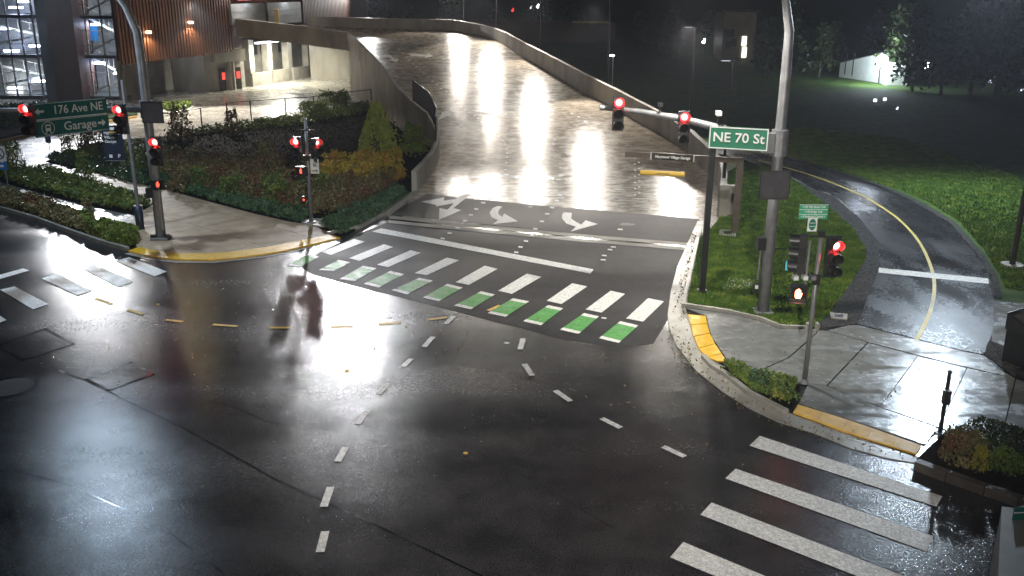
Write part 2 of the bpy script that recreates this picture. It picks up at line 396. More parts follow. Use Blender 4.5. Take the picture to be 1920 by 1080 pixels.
while y < ymax - .3:
    y2 = min(y + 6.0, ymax - .1)
    deck_rows(y, y2 - .03, .006, .02).build('deck_slab', M['deck'], deck); y = y2
# asphalt apron between the joint and the deck
mark([(733, 402), (800, 363), (880, 372), (1033, 387), (1240, 404), (1312, 411), (1312, 458), (1100, 440), (900, 420)], 'apron_and_dark_sheet', M['new_asphalt'], .012)
mark([(640, 452), (733, 414), (900, 428), (1100, 448), (1310, 468), (1280, 495), (1262, 535), (1252, 600), (1225, 645), (1160, 652), (1060, 637), (900, 596), (760, 560), (640, 530), (585, 514), (560, 498), (600, 472)], 'apron_and_dark_sheet', M['new_asphalt'], .004)  # darker, duller sheet added under the crossing to keep lamp glare off it
for yy, w in ((0, 5.5), (8.5, 5.5)):
    mark([(728, 404 + yy), (900, 421 + yy), (1100, 440 + yy), (1312, 457 + yy), (1312, 457 + yy + w), (1100, 440 + yy + w), (900, 421 + yy + w), (728, 404 + yy + w)], 'joint_strip', M['concrete'], .018)
mark([(728, 409.5), (900, 426.5), (1100, 445.5), (1312, 462.5), (1312, 465.5), (1100, 448.5), (900, 429.5), (728, 412.5)], 'joint_gap', M['seal'], .017)

# walls along a polyline
def wall_seg(a, b, za0, za1, zb0, zb1, t, side=1):
    d = Vector((b.x - a.x, b.y - a.y, 0)).normalized(); n = Vector((-d.y, d.x, 0)) * side * t
    vs = [(a.x, a.y, za0), (b.x, b.y, zb0), (b.x + n.x, b.y + n.y, zb0), (a.x + n.x, a.y + n.y, za0),
          (a.x, a.y, za1), (b.x, b.y, zb1), (b.x + n.x, b.y + n.y, zb1), (a.x + n.x, a.y + n.y, za1)]
    return MB().add(vs, ((3, 2, 1, 0), (4, 5, 6, 7), (0, 1, 5, 4), (1, 2, 6, 5), (2, 3, 7, 6), (3, 0, 4, 7)))
def densify(P, step=3.0):
    out = [P[0]]
    for a, b in zip(P, P[1:]):
        k = max(1, int((b - a).length / step))
        for i in range(1, k + 1): out.append(a.lerp(b, i / k))
    return out
def poly_wall(P, top, bot, t, name, m, parent, side=1, gap=.012):
    """continuous mitred wall; P plan points, top/bot functions of the point index"""
    n = len(P); N = []
    for i in range(n):
        d = Vector((P[min(i + 1, n - 1)].x - P[max(i - 1, 0)].x, P[min(i + 1, n - 1)].y - P[max(i - 1, 0)].y, 0)).normalized()
        N.append(Vector((-d.y, d.x, 0)) * side * t)
    for i in range(n - 1):
        a, b = P[i], P[i + 1]; L = Vector((b.x - a.x, b.y - a.y, 0)); g = L.normalized() * min(gap, L.length * .1)
        A, B = a + g, b - g
        vs = [(A.x, A.y, bot(i)), (B.x, B.y, bot(i + 1)), (B.x + N[i + 1].x, B.y + N[i + 1].y, bot(i + 1)), (A.x + N[i].x, A.y + N[i].y, bot(i)),
              (A.x, A.y, top(i)), (B.x, B.y, top(i + 1)), (B.x + N[i + 1].x, B.y + N[i + 1].y, top(i + 1)), (A.x + N[i].x, A.y + N[i].y, top(i))]
        MB().add(vs, ((3, 2, 1, 0), (4, 5, 6, 7), (0, 1, 5, 4), (1, 2, 6, 5), (2, 3, 7, 6), (3, 0, 4, 7))).build(name, m, parent)
lw = empty('ramp_parapet', (0, 0, 0), 0, 'curved concrete parapet and retaining wall on the garden side of the ramp', 'wall')
Lp = [Vector((p.x, p.y, 0)) for p in Lw]
Lp2 = [Lp[0]] + Lp[1:]
ztop = lambda i: Zd(Lp[i].y) + LH
zmid = lambda i: max(Zd(Lp[i].y) - .55, -.1)
poly_wall(Lp, ztop, zmid, .28, 'parapet_panel', M['wall_concrete'], lw, side=1)
Lin = [p + Vector((.16, 0, 0)) for p in Lp]
poly_wall(Lin[:7], lambda i: Zd(Lp[i].y) - .5, lambda i: -.2, .3, 'retaining_panel', M['wall_concrete'], lw, side=1, gap=.004)
# bridge edge to the garage
be = empty('bridge_parapet', (0, 0, 0), 0, 'concrete bridge parapet running from the ramp corner to the garage entrance', 'wall')
Bp = [Lp[0], Lp[0].lerp(Vector((garL.x, garL.y, 0)), .5), Vector((garL.x, garL.y, 0))]
bz = [Zd(Lp[0].y) + LH, 6.55, 7.0]
poly_wall(Bp, lambda i: bz[i], lambda i: bz[i] - 1.75, .3, 'parapet_panel', M['wall_concrete'], be, side=-1)
sof = MB().flat([Vector((Lp[0].x + .2, Lp[0].y + .3, 4.55)), Vector((garL.x + .3, garL.y + .3, 5.0)), Fpx(640, 5.0, .6), Vector((-10, 118, 5.0)), Vector((-8, 95, 4.6))])
sof.build('soffit', M['wall_concrete'], be)
# dark end wall of the abutment running back under the bridge
ab = MB(); a = Lp[0] + Vector((.1, .25, 0)); b = Vector((a.x + 2.5, a.y + 24, 0))
abut = structure(wall_seg(a, b, -.2, 4.5, -.2, 4.6, .35, -1).build('abutment', M['wall_concrete']))
rw = empty('ramp_wall', (0, 0, 0), 0, 'long concrete wall along the far side of the ramp, street side of the dark field', 'wall')
Rp = [Vector((p.x, p.y, 0)) for p in Rw]
poly_wall(Rp, lambda i: Zd(Rp[i].y) + RH[i], lambda i: Zd(Rp[i].y) - .7 if Rp[i].y > 60 else -.2, .3, 'wall_panel', M['wall_concrete'], rw, side=-1)
poly_wall([p + Vector((.05, .05, 0)) for p in Rp[5:]], lambda i: Zd(Rp[i + 5].y) - .6, lambda i: -.3, .2, 'retaining_panel', M['wall_concrete'], rw, side=-1, gap=.004)
# end pilaster with conduit post
e0 = Rp[0]
MB().box((e0.x + .15, e0.y - .2, .8), (.42, .42, 1.6)).build('end_pier', M['concrete'], rw)
MB().box((e0.x + .62, e0.y + .1, .75), (.4, .4, 1.5)).build('end_pier', M['concrete'], rw)
# steel screen on the left parapet
fs = empty('parapet_screen', (0, 0, 0), 0, 'black metal screen fence bolted on the curve of the left ramp parapet', 'fence')
FP = [4, 5, 6, 7, 8]
for a, b in zip(FP, FP[1:]):
    A, B = Lp[a], Lp[b]; za, zb = Zd(A.y) + LH, Zd(B.y) + LH; hh = 1.45
    fr = MB(); A3 = Vector((A.x + .1, A.y, za)); B3 = Vector((B.x + .1, B.y, zb)); u = Vector((0, 0, 1))
    fr.cyl(A3 + u * hh, B3 + u * hh, .035, n=6); fr.cyl(A3 + u * .08, B3 + u * .08, .03, n=6)
    fr.build('rail', M['black'], fs)
    MB().cyl(A3, A3 + u * (hh + .03), .045, n=6).build('post', M['black'], fs)
    L = (B3 - A3).length; k = int(L / .13); sl = MB()
    for i in range(1, k):
        p = A3.lerp(B3, i / k); sl.cyl(p + u * .08, p + u * hh, .036, n=4, cap=False)
    tag(sl.build('bars', M['black'], fs), None, None, None, 'stuff')
MB().cyl(B3, B3 + Vector((0, 0, 1.48)), .045, n=6).build('post', M['black'], fs)

# ------------------------------------------------------------------ ramp markings
def dmark(pts, name='lane_arrow', m=None, z=.016): return mark(pts, name, m or M['white_paint'], z, surf=DK, parent=road)
dmark([(789, 378), (833, 370), (832, 376), (855, 373), (873, 363), (882, 364), (850, 390), (865, 394), (823, 412), (824, 390), (839, 393), (851, 381), (818, 387), (817, 384)])
dmark([(933, 386), (942, 387), (935, 394), (934, 401), (942, 407), (945, 400), (971, 415), (924, 420), (934, 413), (922, 407), (918, 399), (924, 390)])
dmark([(1057, 398), (1072, 399), (1071, 410), (1080, 416), (1090, 421), (1098, 413), (1121, 420), (1070, 434), (1080, 425), (1062, 419), (1054, 410), (1054, 402)])
dmark([(822, 225), (829, 210), (842, 207), (848, 212), (862, 226), (874, 225), (871, 236), (846, 227), (855, 226), (840, 217), (822, 223)])
dmark([(884, 206), (895, 206), (922, 212), (935, 210), (953, 213), (928, 222), (925, 216), (900, 212)])
dmark([(1000, 203), (1020, 206), (1025, 202), (1040, 207), (1018, 212), (1018, 209), (1000, 206)])
dmark([(710, 108), (722, 102), (733, 103), (739, 110), (748, 110), (744, 117), (728, 112), (735, 111), (728, 107), (712, 110)])
dmark([(762, 100), (775, 101), (800, 103), (803, 100), (813, 105), (796, 109), (797, 106), (772, 105)])
def dot(px, py, w=6, h=3.4): dmark([(px - w / 2, py - h / 2), (px + w / 2, py - h / 2 + .6), (px + w / 2, py + h / 2), (px - w / 2, py + h / 2 - .6)], 'lane_marker', z=.03)
for x, y in ((830, 447), (843, 437), (858, 427), (872, 414), (883, 403), (893, 392), (906, 380), (927, 358), (936, 345), (950, 327)): dot(x, y, 8, 3.6)
for x, y in ((968, 473), (976, 463), (986, 452), (997, 441), (1004, 429), (1016, 415), (1026, 401), (1035, 389), (1044, 376), (1050, 366)): dot(x, y, 8, 3.6)
for x, y in ((1131, 487), (1133, 479), (1144, 468), (1150, 463), (1163, 430)): dot(x, y, 9, 3)
dmark([(913, 371), (918, 369), (925, 373), (921, 376), (914, 375)], 'lane_marker')
for x, y in ((948, 318), (949, 305), (951, 295), (951, 287), (949, 279), (947, 270), (942, 263), (935, 255), (928, 248), (921, 242), (911, 234), (903, 228), (897, 222), (890, 217), (880, 211), (872, 206), (865, 200), (858, 194), (851, 186), (845, 178), (837, 172), (827, 166), (819, 159), (811, 152), (803, 145), (795, 138), (787, 131), (781, 125), (775, 120), (768, 113), (762, 107), (755, 100), (748, 94)): dot(x, y, 4.6, 2.4)
for k in range(7):
    dot(1191 - .1 * k, 365 - 11.5 * k, 4, 3); dot(1199 - .2 * k, 362 - 11.5 * k, 4, 3)
M['tar'] = mat('tar_patch', (.03, .026, .022), (.06, .05, .04), 8, (.3, .5))
M['drain'] = mat('drain_concrete_with_glare', (.42, .41, .38), (.6, .59, .56), 6, (.08, .3), .01, 12)  # pale tone puts the white wet glare along the trench drain into colour
dmark([(829, 334), (870, 331), (905, 328), (936, 326), (980, 330), (1020, 332), (1062, 335), (1062, 339), (1020, 337), (980, 334.5), (936, 331), (905, 332), (870, 336), (829, 339)], 'drain_strip', M['drain'])
for x, y, w_, h_ in ((962, 334, 14, 5), (938, 347, 22, 4), (1052, 328, 12, 7), (1050, 314, 8, 4), (857, 303, 20, 2.2), (905, 303, 12, 1.6), (905, 307, 13, 2), (882, 344, 36, 2), (850, 296, 12, 2), (1035, 296, 8, 4), (846, 310, 9, 2.4), (1240, 352, 34, 2.6), (1215, 343, 22, 2.4), (1160, 356, 24, 3), (735, 92, 16, 3), (770, 90, 20, 3), (800, 92, 14, 2), (790, 85, 22, 1.6), (1120, 392, 18, 4), (1175, 420, 30, 6), (995, 388, 10, 3)):
    pts_ = []
    for t in range(9):
        k_ = random.uniform(.6, 1.15); pts_.append((x + w_ / 2 * k_ * math.cos(t * .698), y + h_ / 2 * k_ * math.sin(t * .698)))
    dmark(pts_, 'tar_patch', M['tar'], .014)
for x, y in ((1040, 262), (1038, 270), (1098, 228), (1085, 219), (1072, 213)): dot(x, y, 5, 2.4)

# crosswalk bars (parallelograms), green bike bars
WB = [[(664, 448), (684, 453), (620, 478), (602, 472)], [(720, 458), (737, 463), (674, 489), (654, 484)], [(770, 469), (789, 474), (727, 501), (707, 496)], [(838, 483), (861, 488), (800, 516), (777, 512)], [(909, 498), (933, 504), (879, 534), (854, 529)], [(988, 513), (1015, 519), (960, 551), (934, 545)], [(1073, 531), (1101, 537), (1053, 570), (1025, 564)], [(1145, 545), (1172, 551), (1128, 586), (1098, 580)], [(1215, 559), (1245, 565), (1206, 603), (1174, 597)]]
for q in WB: mark(q, 'crosswalk_bar', M['white_paint'], .016)
GB = [[(577, 477), (598, 481), (562, 501), (537, 497)], [(635, 487), (657, 492), (625, 508), (598, 506)], [(681, 498), (706, 503), (665, 527), (637, 523)], [(732, 508), (758, 514), (710, 539), (682, 532)], [(786, 521), (812, 526), (763, 552), (734, 544)], [(839, 532), (868, 539), (823, 565), (792, 558)], [(902, 546), (928, 552), (883, 580), (851, 573)], [(962, 559), (992, 565), (948, 594), (914, 587)], [(1028, 572), (1056, 578), (1014, 610), (981, 602)], [(1095, 587), (1123, 593), (1085, 626), (1050, 618)], [(1163, 602), (1197, 610), (1160, 643), (1123, 634)]]
def lerp2(a, b, t): return (a[0] + (b[0] - a[0]) * t, a[1] + (b[1] - a[1]) * t)
for q in GB:
    a, b, c, d = q
    mark([lerp2(a, d, .13), lerp2(b, c, .13), lerp2(b, c, .87), lerp2(a, d, .87)], 'green_bar', M['green_paint'], .016)
    mark([a, b, lerp2(b, c, .13), lerp2(a, d, .13)], 'white_end', M['white_paint'], .016)
    mark([lerp2(a, d, .87), lerp2(b, c, .87), c, d], 'white_end', M['white_paint'], .016)
for q in ([(1424.5, 817), (1767, 930.5), (1755.5, 950), (1405, 835.5)], [(1379, 878.6), (1750, 1005), (1737, 1034), (1360, 897)],
          [(1334, 942), (1735, 1095), (1722, 1125), (1313, 965)], [(1281, 1016), (1700, 1190), (1690, 1225), (1256.5, 1045)],
          [(27, 537), (91, 570), (62, 580), (0, 543)], [(103, 513), (174, 545), (145, 554), (78, 522)], [(177, 495), (250, 528), (222, 538), (152, 503)],
          [(242, 482), (313, 509), (290, 518), (216, 489)], [(43, 503), (55, 507), (0, 523), (-40, 533), (-40, 526), (0, 515)], [(-45, 562), (12, 600), (-20, 612), (-80, 570)]):
    mark(q, 'crosswalk_bar', M['white_paint'], .016)
mark([(715, 428), (1113, 505), (1107, 513), (697, 434)], 'stop_line', M['white_paint'], .016)
for (x0, y0, x1, y1) in ((180, 560, 210, 571), (240, 581, 269, 590), (310, 600, 343, 604), (399, 609, 445, 612.5), (505, 615, 543, 615), (620, 613, 662, 612), (710, 609, 752, 605.5), (802, 600, 838, 595.5), (915, 583, 938, 573)):
    a, b = G(x0, y0), G(x1, y1); d = (b - a).normalized(); n = Vector((-d.y, d.x, 0)) * .075; z = Vector((0, 0, .015))
    MB().flat([a - n + z, b - n + z, b + n + z, a + n + z]).build('yellow_dash', M['yellow_paint'], road)
for (x0, y0, x1, y1) in ((836, 608, 851, 593), (795, 651, 812, 632), (756, 688, 771, 673), (709, 740, 728, 719), (670, 796, 687, 773), (633, 866, 648, 839), (607, 951, 620, 914), (600, 1036, 610, 997), (975, 656, 981, 635), (983, 683, 998, 705), (1041, 733, 1070, 753), (1128, 785, 1164, 803), (1243, 838, 1284, 857), (948, 645, 952, 642), (1131, 598, 1134, 596)):
    a, b = G(x0, y0), G(x1, y1); d = (b - a).normalized(); n = Vector((-d.y, d.x, 0)) * .085; z = Vector((0, 0, .015))
    MB().flat([a - n + z, b - n + z, b + n + z, a + n + z]).build('white_dash', M['white_paint'], road)
def strip(px, w, name, m, z, parent, smooth=6):
    P = densify([G(x, y, z) for x, y in px], 1.5)
    vs = []; n = len(P)
    for i in range(n):
        d = (P[min(i + 1, n - 1)] - P[max(i - 1, 0)]).normalized(); q = Vector((-d.y, d.x, 0)) * w / 2
        vs += [P[i] - q, P[i] + q]
    return MB().add(vs, [(2 * i, 2 * i + 2, 2 * i + 3, 2 * i + 1) for i in range(n - 1)]).build(name, m, parent)
# vaults and manhole
def outline(px, w, name, m, z=.008):
    P = pxpoly(px, 0); c = sum(P, Vector()) / len(P)
    for i in range(len(P)):
        a, b = P[i], P[(i + 1) % len(P)]; d = (b - a).normalized(); n = Vector((-d.y, d.x, 0)) * w; zz = Vector((0, 0, z))
        a2, b2 = a - d * w, b + d * w
        MB().flat([a2 - n + zz, b2 - n + zz, b2 + n + zz, a2 + n + zz]).build(name, m, road)
for v in ([(85, 617), (137, 645), (42, 675), (-2, 647)], [(245, 680), (287, 702), (203, 732), (162, 712)]):
    mark(v, 'vault_lid', M['asphalt'], .006)
    outline(v, .045, 'seal_line', M['seal'], .011)
c = G(18, 726); ring = MB()
for i in range(36):
    t0, t1 = 2 * math.pi * i / 36, 2 * math.pi * (i + 1) / 36
    ring.add([(c.x + r * math.cos(t), c.y + r * math.sin(t), .01) for r, t in ((.62, t0), (.74, t0), (.74, t1), (.62, t1))], [(0, 1, 2, 3)])
ring.build('manhole_ring', M['seal'], road)
MB().flat([Vector((c.x + .61 * math.cos(t * math.pi / 16), c.y + .61 * math.sin(t * math.pi / 16), .008)) for t in range(32)]).build('manhole_cover', M['new_asphalt'], road)
for pts, w_ in (([(100, 690), (165, 715), (230, 747), (340, 800), (430, 850), (520, 900), (700, 982), (900, 1078), (980, 1120)], .05), ([(560, 640), (640, 655), (760, 668), (900, 688), (1020, 716), (1180, 760), (1400, 850)], .022), ([(350, 768), (395, 752), (440, 762), (500, 790), (560, 800)], .03), ([(980, 735), (1000, 770), (1040, 800), (1050, 840)], .018), ([(700, 760), (860, 830), (1000, 900), (1150, 990)], .018), ([(20, 880), (120, 905), (300, 985), (420, 1075)], .03)):
    strip([p_ for p_ in pts], w_, 'crack_seal', M['seal'], .007, road)
for x, y in ((873, 850), (296, 571), (650, 696)):
    p = G(x, y); MB().prism([(p.x + .06 * math.cos(t), p.y + .05 * math.sin(t)) for t in (0, 1, 2.2, 3.3, 4.4, 5.4)], .002, .02).build('pavement_stud', M['yellow_paint'], road)

# ------------------------------------------------------------------ right corner: kerb, tactile, plaza, lawn, path
gut = sheet('gutter', pxpoly([(1284, 576), (1270, 500), (1285, 470), (1312, 415), (1318, 440), (1300, 520), (1290, 590), (1304, 640), (1323, 668), (1364, 690), (1408, 737), (1478, 772), (1600, 813), (1718, 851), (1719, 870), (1663, 860), (1593, 841), (1524, 812), (1459, 792), (1404, 766), (1353, 734), (1306, 697), (1269, 650), (1254, 613), (1252, 589), (1258, 545), (1276, 497), (1290, 455)][6:] + []), -.1, .022, M['kerb'])
gut2 = sheet('gutter_apron', pxpoly([(1252, 589), (1258, 545), (1270, 500), (1290, 455), (1308, 415), (1322, 415), (1318, 445), (1300, 520), (1289, 575), (1290, 590)]), -.1, .020, M['kerb'])
def kerb_line(px, name, h=.13, w=.15, m=None, seg=3.0, z=0, lbl=None):
    P = [G(x, y, z) for x, y in px]; root = structure(empty(name)); P = densify(P, seg)
    P = [Vector((p.x, p.y, 0)) for p in P]
    poly_wall(P, lambda i: h, lambda i: -.1, w, 'kerb_stone', m or M['kerb'], root, side=1, gap=.006)
    return root
kerb_line([(1478, 776), (1408, 740), (1364, 705), (1339, 690), (1323, 672)], 'corner_kerb', .14)
kerb_line([(1284, 578), (1296, 520), (1308, 465), (1316, 430)], 'lawn_kerb', .16, .12)
kerb_line([(1284, 577), (1365, 589), (1425, 603), (1462, 618), (1510, 620)], 'lawn_edging', .15, .12)
plaza = structure(empty('plaza'))
pbase = MB().prism(pxpoly([(1284, 576), (1365, 588), (1425, 602), (1462, 617), (1531, 617), (1590, 612), (1700, 640), (1846, 668), (1905, 705), (2100, 760), (2100, 960), (1919, 918), (1719, 858), (1600, 818), (1478, 775), (1408, 741), (1364, 692), (1323, 670), (1304, 640), (1290, 592)], .0), -.2, .03).build('plaza_base', M['seal'], plaza)
def slab(px, name, m, parent, z0=.02, z1=.06, inset=.008):
    P = [G(x, y, z1) for x, y in px]; c = sum(P, Vector()) / len(P)
    P = [p + (c - p).normalized() * inset for p in P]
    return MB().prism([(p.x, p.y) for p in P], z0, z1).build(name, m, parent)
wp = M['wet_plaza']
slab([(1324, 592), (1286, 577), (1365, 588), (1425, 602), (1462, 617), (1531, 617), (1531, 624), (1478, 670), (1411, 700), (1366, 678), (1334, 631)], 'slab', wp, plaza)
slab([(1533, 624), (1531, 617), (1550, 620), (1626, 642), (1550, 722), (1515, 718), (1496, 716), (1412, 701), (1480, 671)], 'slab', wp, plaza)
slab([(1628, 643), (1720, 667), (1650, 762), (1600, 744), (1552, 723)], 'slab', wp, plaza)
slab([(1722, 668), (1812, 690), (1760, 800), (1650, 763)], 'slab', wp, plaza)
slab([(1814, 690), (1903, 710), (1872, 845), (1762, 801)], 'slab', wp, plaza)
slab([(1905, 711), (2090, 765), (2090, 950), (1874, 846)], 'slab', wp, plaza)
slab([(1515, 720), (1550, 724), (1650, 764), (1758, 802), (1735, 833), (1600, 788), (1498, 755)], 'slab', wp, plaza)
slab([(1762, 804), (1872, 848), (2080, 950), (1925, 915), (1737, 855), (1735, 835)], 'slab', wp, plaza)
slab([(1590, 610), (1607, 609), (1712, 635), (1781, 653), (1846, 667), (1870, 690), (1903, 709), (1812, 688), (1720, 665), (1628, 641), (1552, 619)], 'band_slab', wp, plaza)
for q in ([(1290, 589), (1323, 592), (1326, 606), (1295, 608)], [(1295, 609), (1326, 607), (1331, 624), (1300, 630)], [(1301, 631), (1331, 625), (1341, 644), (1310, 652)], [(1310, 653), (1341, 645), (1353, 662), (1324, 669)], [(1325, 669), (1353, 663), (1364, 677), (1345, 676)]):
    slab(q, 'tactile_panel', M['tactile'], plaza, .02, .064, .004)
tp = [(1496, 758), (1600, 790), (1728, 835)]; bt = [(1487, 773), (1600, 814), (1718, 851)]
def along(P, t):
    L = [math.dist(P[i], P[i + 1]) for i in range(len(P) - 1)]; s = t * sum(L)
    for i, l in enumerate(L):
        if s <= l + 1e-6: return lerp2(P[i], P[i + 1], min(1, s / l))
        s -= l
    return P[-1]
for i in range(5):
    t0, t1 = i / 5, (i + 1) / 5
    slab([along(tp, t0), along(tp, t1), along(bt, t1), along(bt, t0)], 'tactile_panel', M['tactile'], plaza, .02, .064, .004)
for x, y in ((1353, 686), (1411, 700), (1496, 719), (1478, 760), (1408, 737)): pass
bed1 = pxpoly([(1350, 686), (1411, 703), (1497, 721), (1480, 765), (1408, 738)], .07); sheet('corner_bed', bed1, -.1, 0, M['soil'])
# lawn island
lawnP = pxpoly([(1288, 574), (1298, 520), (1312, 450), (1348, 415), (1356, 330), (1400, 306), (1440, 318), (1495, 345), (1550, 387), (1600, 432), (1622, 470), (1622, 490), (1600, 525), (1575, 562), (1555, 590), (1531, 616), (1464, 615), (1425, 600), (1365, 586)], 0)
sheet('lawn', lawnP, -.2, .06, M['lawn_soil'])
gravP = pxpoly([(1440, 318), (1400, 306), (1482, 334), (1525, 357), (1562, 368), (1612, 412), (1645, 457), (1648, 500), (1630, 548), (1607, 608), (1590, 611), (1531, 617), (1555, 588), (1575, 562), (1600, 525), (1622, 490), (1622, 470), (1600, 432), (1550, 387), (1495, 345)], 0)
sheet('gravel_verge', gravP, -.2, .03, M['gravel'])
pathP = pxpoly([(1330, 285), (1395, 300), (1482, 332), (1525, 355), (1562, 365), (1612, 410), (1646, 455), (1649, 500), (1631, 547), (1607, 609), (1712, 635), (1781, 653), (1846, 667), (1862, 621), (1863, 574), (1856, 519), (1833, 482), (1782, 422), (1722, 385), (1687, 367), (1612, 337), (1537, 315), (1477, 298), (1400, 285), (1335, 275)], 0)
path = structure(MB().prism(pathP, -.2, .035).build('path', M['path_asphalt']))
def crv(px, k=6):
    out = []; n = len(px)
    for i in range(n - 1):
        p0, p1, p2, p3 = px[max(i - 1, 0)], px[i], px[i + 1], px[min(i + 2, n - 1)]
        for j in range(k):
            t = j / k; out.append(tuple(.5 * ((2 * p1[a]) + (-p0[a] + p2[a]) * t + (2 * p0[a] - 5 * p1[a] + 4 * p2[a] - p3[a]) * t * t + (-p0[a] + 3 * p1[a] - 3 * p2[a] + p3[a]) * t ** 3) for a in (0, 1)))
    return out + [px[-1]]
strip(crv([(1420, 300), (1470, 313), (1537, 334), (1612, 364), (1640, 380), (1684, 410), (1721, 450), (1744, 496), (1752, 537), (1744, 584), (1719, 637)]), .13, 'centre_line', M['path_yellow'], .043, path)
strip(crv([(1390, 304), (1440, 318), (1482, 332), (1525, 355), (1562, 367), (1600, 400)]), .10, 'edge_line', M['concrete'], .044, path)
mark([(1648, 502), (1853, 522), (1854, 532), (1647, 511)], 'cross_line', M['white_paint'], .044, parent=path)
sheet('gravel_pad', pxpoly([(1846, 667), (1855, 643), (1885, 655), (1903, 700), (1903, 708)]), -.1, .05, M['gravel'])
sheet('bin_pad', pxpoly([(1862, 566), (1960, 575), (1960, 690), (1905, 690), (1880, 660), (1858, 640), (1864, 600)]), -.1, .055, wp)
# far lawn right
fl = pxpoly([(1477, 297), (1537, 314), (1612, 336), (1687, 366), (1722, 384), (1783, 421), (1834, 481), (1858, 520), (1864, 565), (1960, 575), (2400, 640), (2500, 300), (2300, 150), (1400, 200), (1335, 273), (1400, 284)], 0)
sheet('field_lawn', fl, -.3, .02, M['lawn_soil'])
vg = pxpoly([(1400, 281), (1477, 297), (1537, 314), (1612, 336), (1687, 366), (1722, 384), (1783, 421), (1834, 481), (1858, 520), (1864, 560), (1878, 562), (1870, 520), (1845, 480), (1791, 418), (1730, 381), (1689, 362), (1612, 333), (1537, 311), (1477, 294), (1403, 279)], 0)
sheet('gravel_strip', vg, -.3, .028, M['soil'])

# stones on gravel verge
def stones(name, P, n, size, m, z):
    c = sample_poly(P, n); s = size * rng.uniform(.5, 1.2, n)
    o = np.array([[1, 0, 0], [0, 1, 0], [-1, 0, 0], [0, -1, 0], [0, 0, .8]]); V = np.zeros((n, 5, 3)); t = rng.uniform(0, 6.28, n)
    for i in range(5):
        V[:, i, 0] = c[:, 0] + (o[i, 0] * np.cos(t) - o[i, 1] * np.sin(t)) * s; V[:, i, 1] = c[:, 1] + (o[i, 0] * np.sin(t) + o[i, 1] * np.cos(t)) * s
        V[:, i, 2] = z + o[i, 2] * s
    f = np.array([[0, 1, 4], [1, 2, 4], [2, 3, 4], [3, 0, 4]]); idx = (np.arange(n)[:, None, None] * 5 + f[None]).ravel()
    return tag(np_mesh(name, V.reshape(-1, 3), idx, 3, m), None, None, None, 'stuff')
tag(stones('gravel', gravP, 16000, .055, M['gravel'], .03), 'wet grey gravel in the curved verge between lawn and path', 'gravel')
tag(stones('gravel', pxpoly([(1846, 667), (1855, 643), (1885, 655), (1903, 700), (1903, 708)]), 900, .06, M['gravel'], .05), 'small patch of dark gravel beside the bin', 'gravel')
tag(stones('gravel', vg, 4000, .05, M['gravel'], .028), 'thin gravel strip between the path and the far lawn', 'gravel')
g1 = sample_poly(lawnP, 90000)
tag(blades('grass', g1, .09, .022, M['grass'], .06), 'short green grass of the lawn island between ramp and path', 'grass', None, 'stuff')
g2 = sample_poly(pxpoly([(1477, 292), (1690, 358), (1738, 378), (1798, 416), (1852, 478), (1885, 540), (1960, 560), (2050, 450), (1900, 330), (1700, 262), (1500, 240), (1400, 268)], 0), 90000)
tag(blades('grass', g2, .11, .035, M['grass'], .02), 'green grass of the big lawn beyond the path, fading to dark', 'grass', None, 'stuff')

# ------------------------------------------------------------------ left corner: sidewalk, tactile arc, beds
sw = structure(empty('sidewalk'))
tf = [(240, 470), (283, 480), (333, 486), (400, 487), (467, 480), (533, 470), (583, 458), (638, 445)]
ti = [(260, 463), (300, 472), (367, 475), (400, 474.5), (433, 472), (500, 463), (567, 450), (617, 440)]
MB().prism(pxpoly(tf + [(617, 436), (585, 422), (540, 415), (475, 400), (400, 380), (375, 372), (307, 355), (245, 342), (152, 317), (120, 330), (215, 360), (282, 382), (285, 392), (247, 402), (245, 440), (236, 455)], 0), -.2, .04).build('sidewalk_base', M['seal'], sw)
tot = 13
for i in range(tot):
    t0, t1 = i / tot, (i + 1) / tot
    slab([along(tf, t0), along(tf, t1), along(ti, t1), along(ti, t0)], 'tactile_panel', M['tactile'], sw, .02, .074, .004)
def kl(px, name, h, w, m=None): return kerb_line(px, name, h, w, m)
kerb_line([(x, y + 1.5) for x, y in tf][::-1], 'dropped_kerb', .03, .01)
strip([(x, y + 4) for x, y in tf], .35, 'gutter_strip', M['kerb'], .012, road)
# slabs of the sidewalk: grid clip
def clip(P, n, c):
    out = []
    for i in range(len(P)):
        a, b = P[i], P[(i + 1) % len(P)]; da, db = a.dot(n) - c, b.dot(n) - c
        if da >= 0: out.append(a)
        if (da >= 0) != (db >= 0): out.append(a + (b - a) * (da / (da - db)))
    return out
def slab_grid(px, z, ang, sx, sy, m, parent, name='slab', ox=0, oy=0, gap=.012, z0=.02):
    P = [Vector((p.x, p.y)) for p in pxpoly(px, z)]; u = Vector((math.cos(ang), math.sin(ang))); v = Vector((-u.y, u.x))
    us = [p.dot(u) for p in P]; vs_ = [p.dot(v) for p in P]
    i0 = math.floor((min(us) - ox) / sx); i1 = math.ceil((max(us) - ox) / sx); j0 = math.floor((min(vs_) - oy) / sy); j1 = math.ceil((max(vs_) - oy) / sy)
    for i in range(i0, i1):
        for j in range(j0, j1):
            Q = clip(P, u, ox + i * sx + gap); Q = clip(Q, -u, -(ox + (i + 1) * sx - gap)) if len(Q) > 2 else []
            Q = clip(Q, v, oy + j * sy + gap) if len(Q) > 2 else []; Q = clip(Q, -v, -(oy + (j + 1) * sy - gap)) if len(Q) > 2 else []
            R = []
            for q in Q:
                if not R or (q - R[-1]).length > .01: R.append(q)
            if len(R) > 2 and (R[0] - R[-1]).length < .01: R.pop()
            if len(R) < 3: continue
            A = abs(sum(R[k].x * R[(k + 1) % len(R)].y - R[(k + 1) % len(R)].x * R[k].y for k in range(len(R)))) / 2
            if A < .05: continue
            MB().prism([(q.x, q.y) for q in R], z0, z).build(name, m, parent)
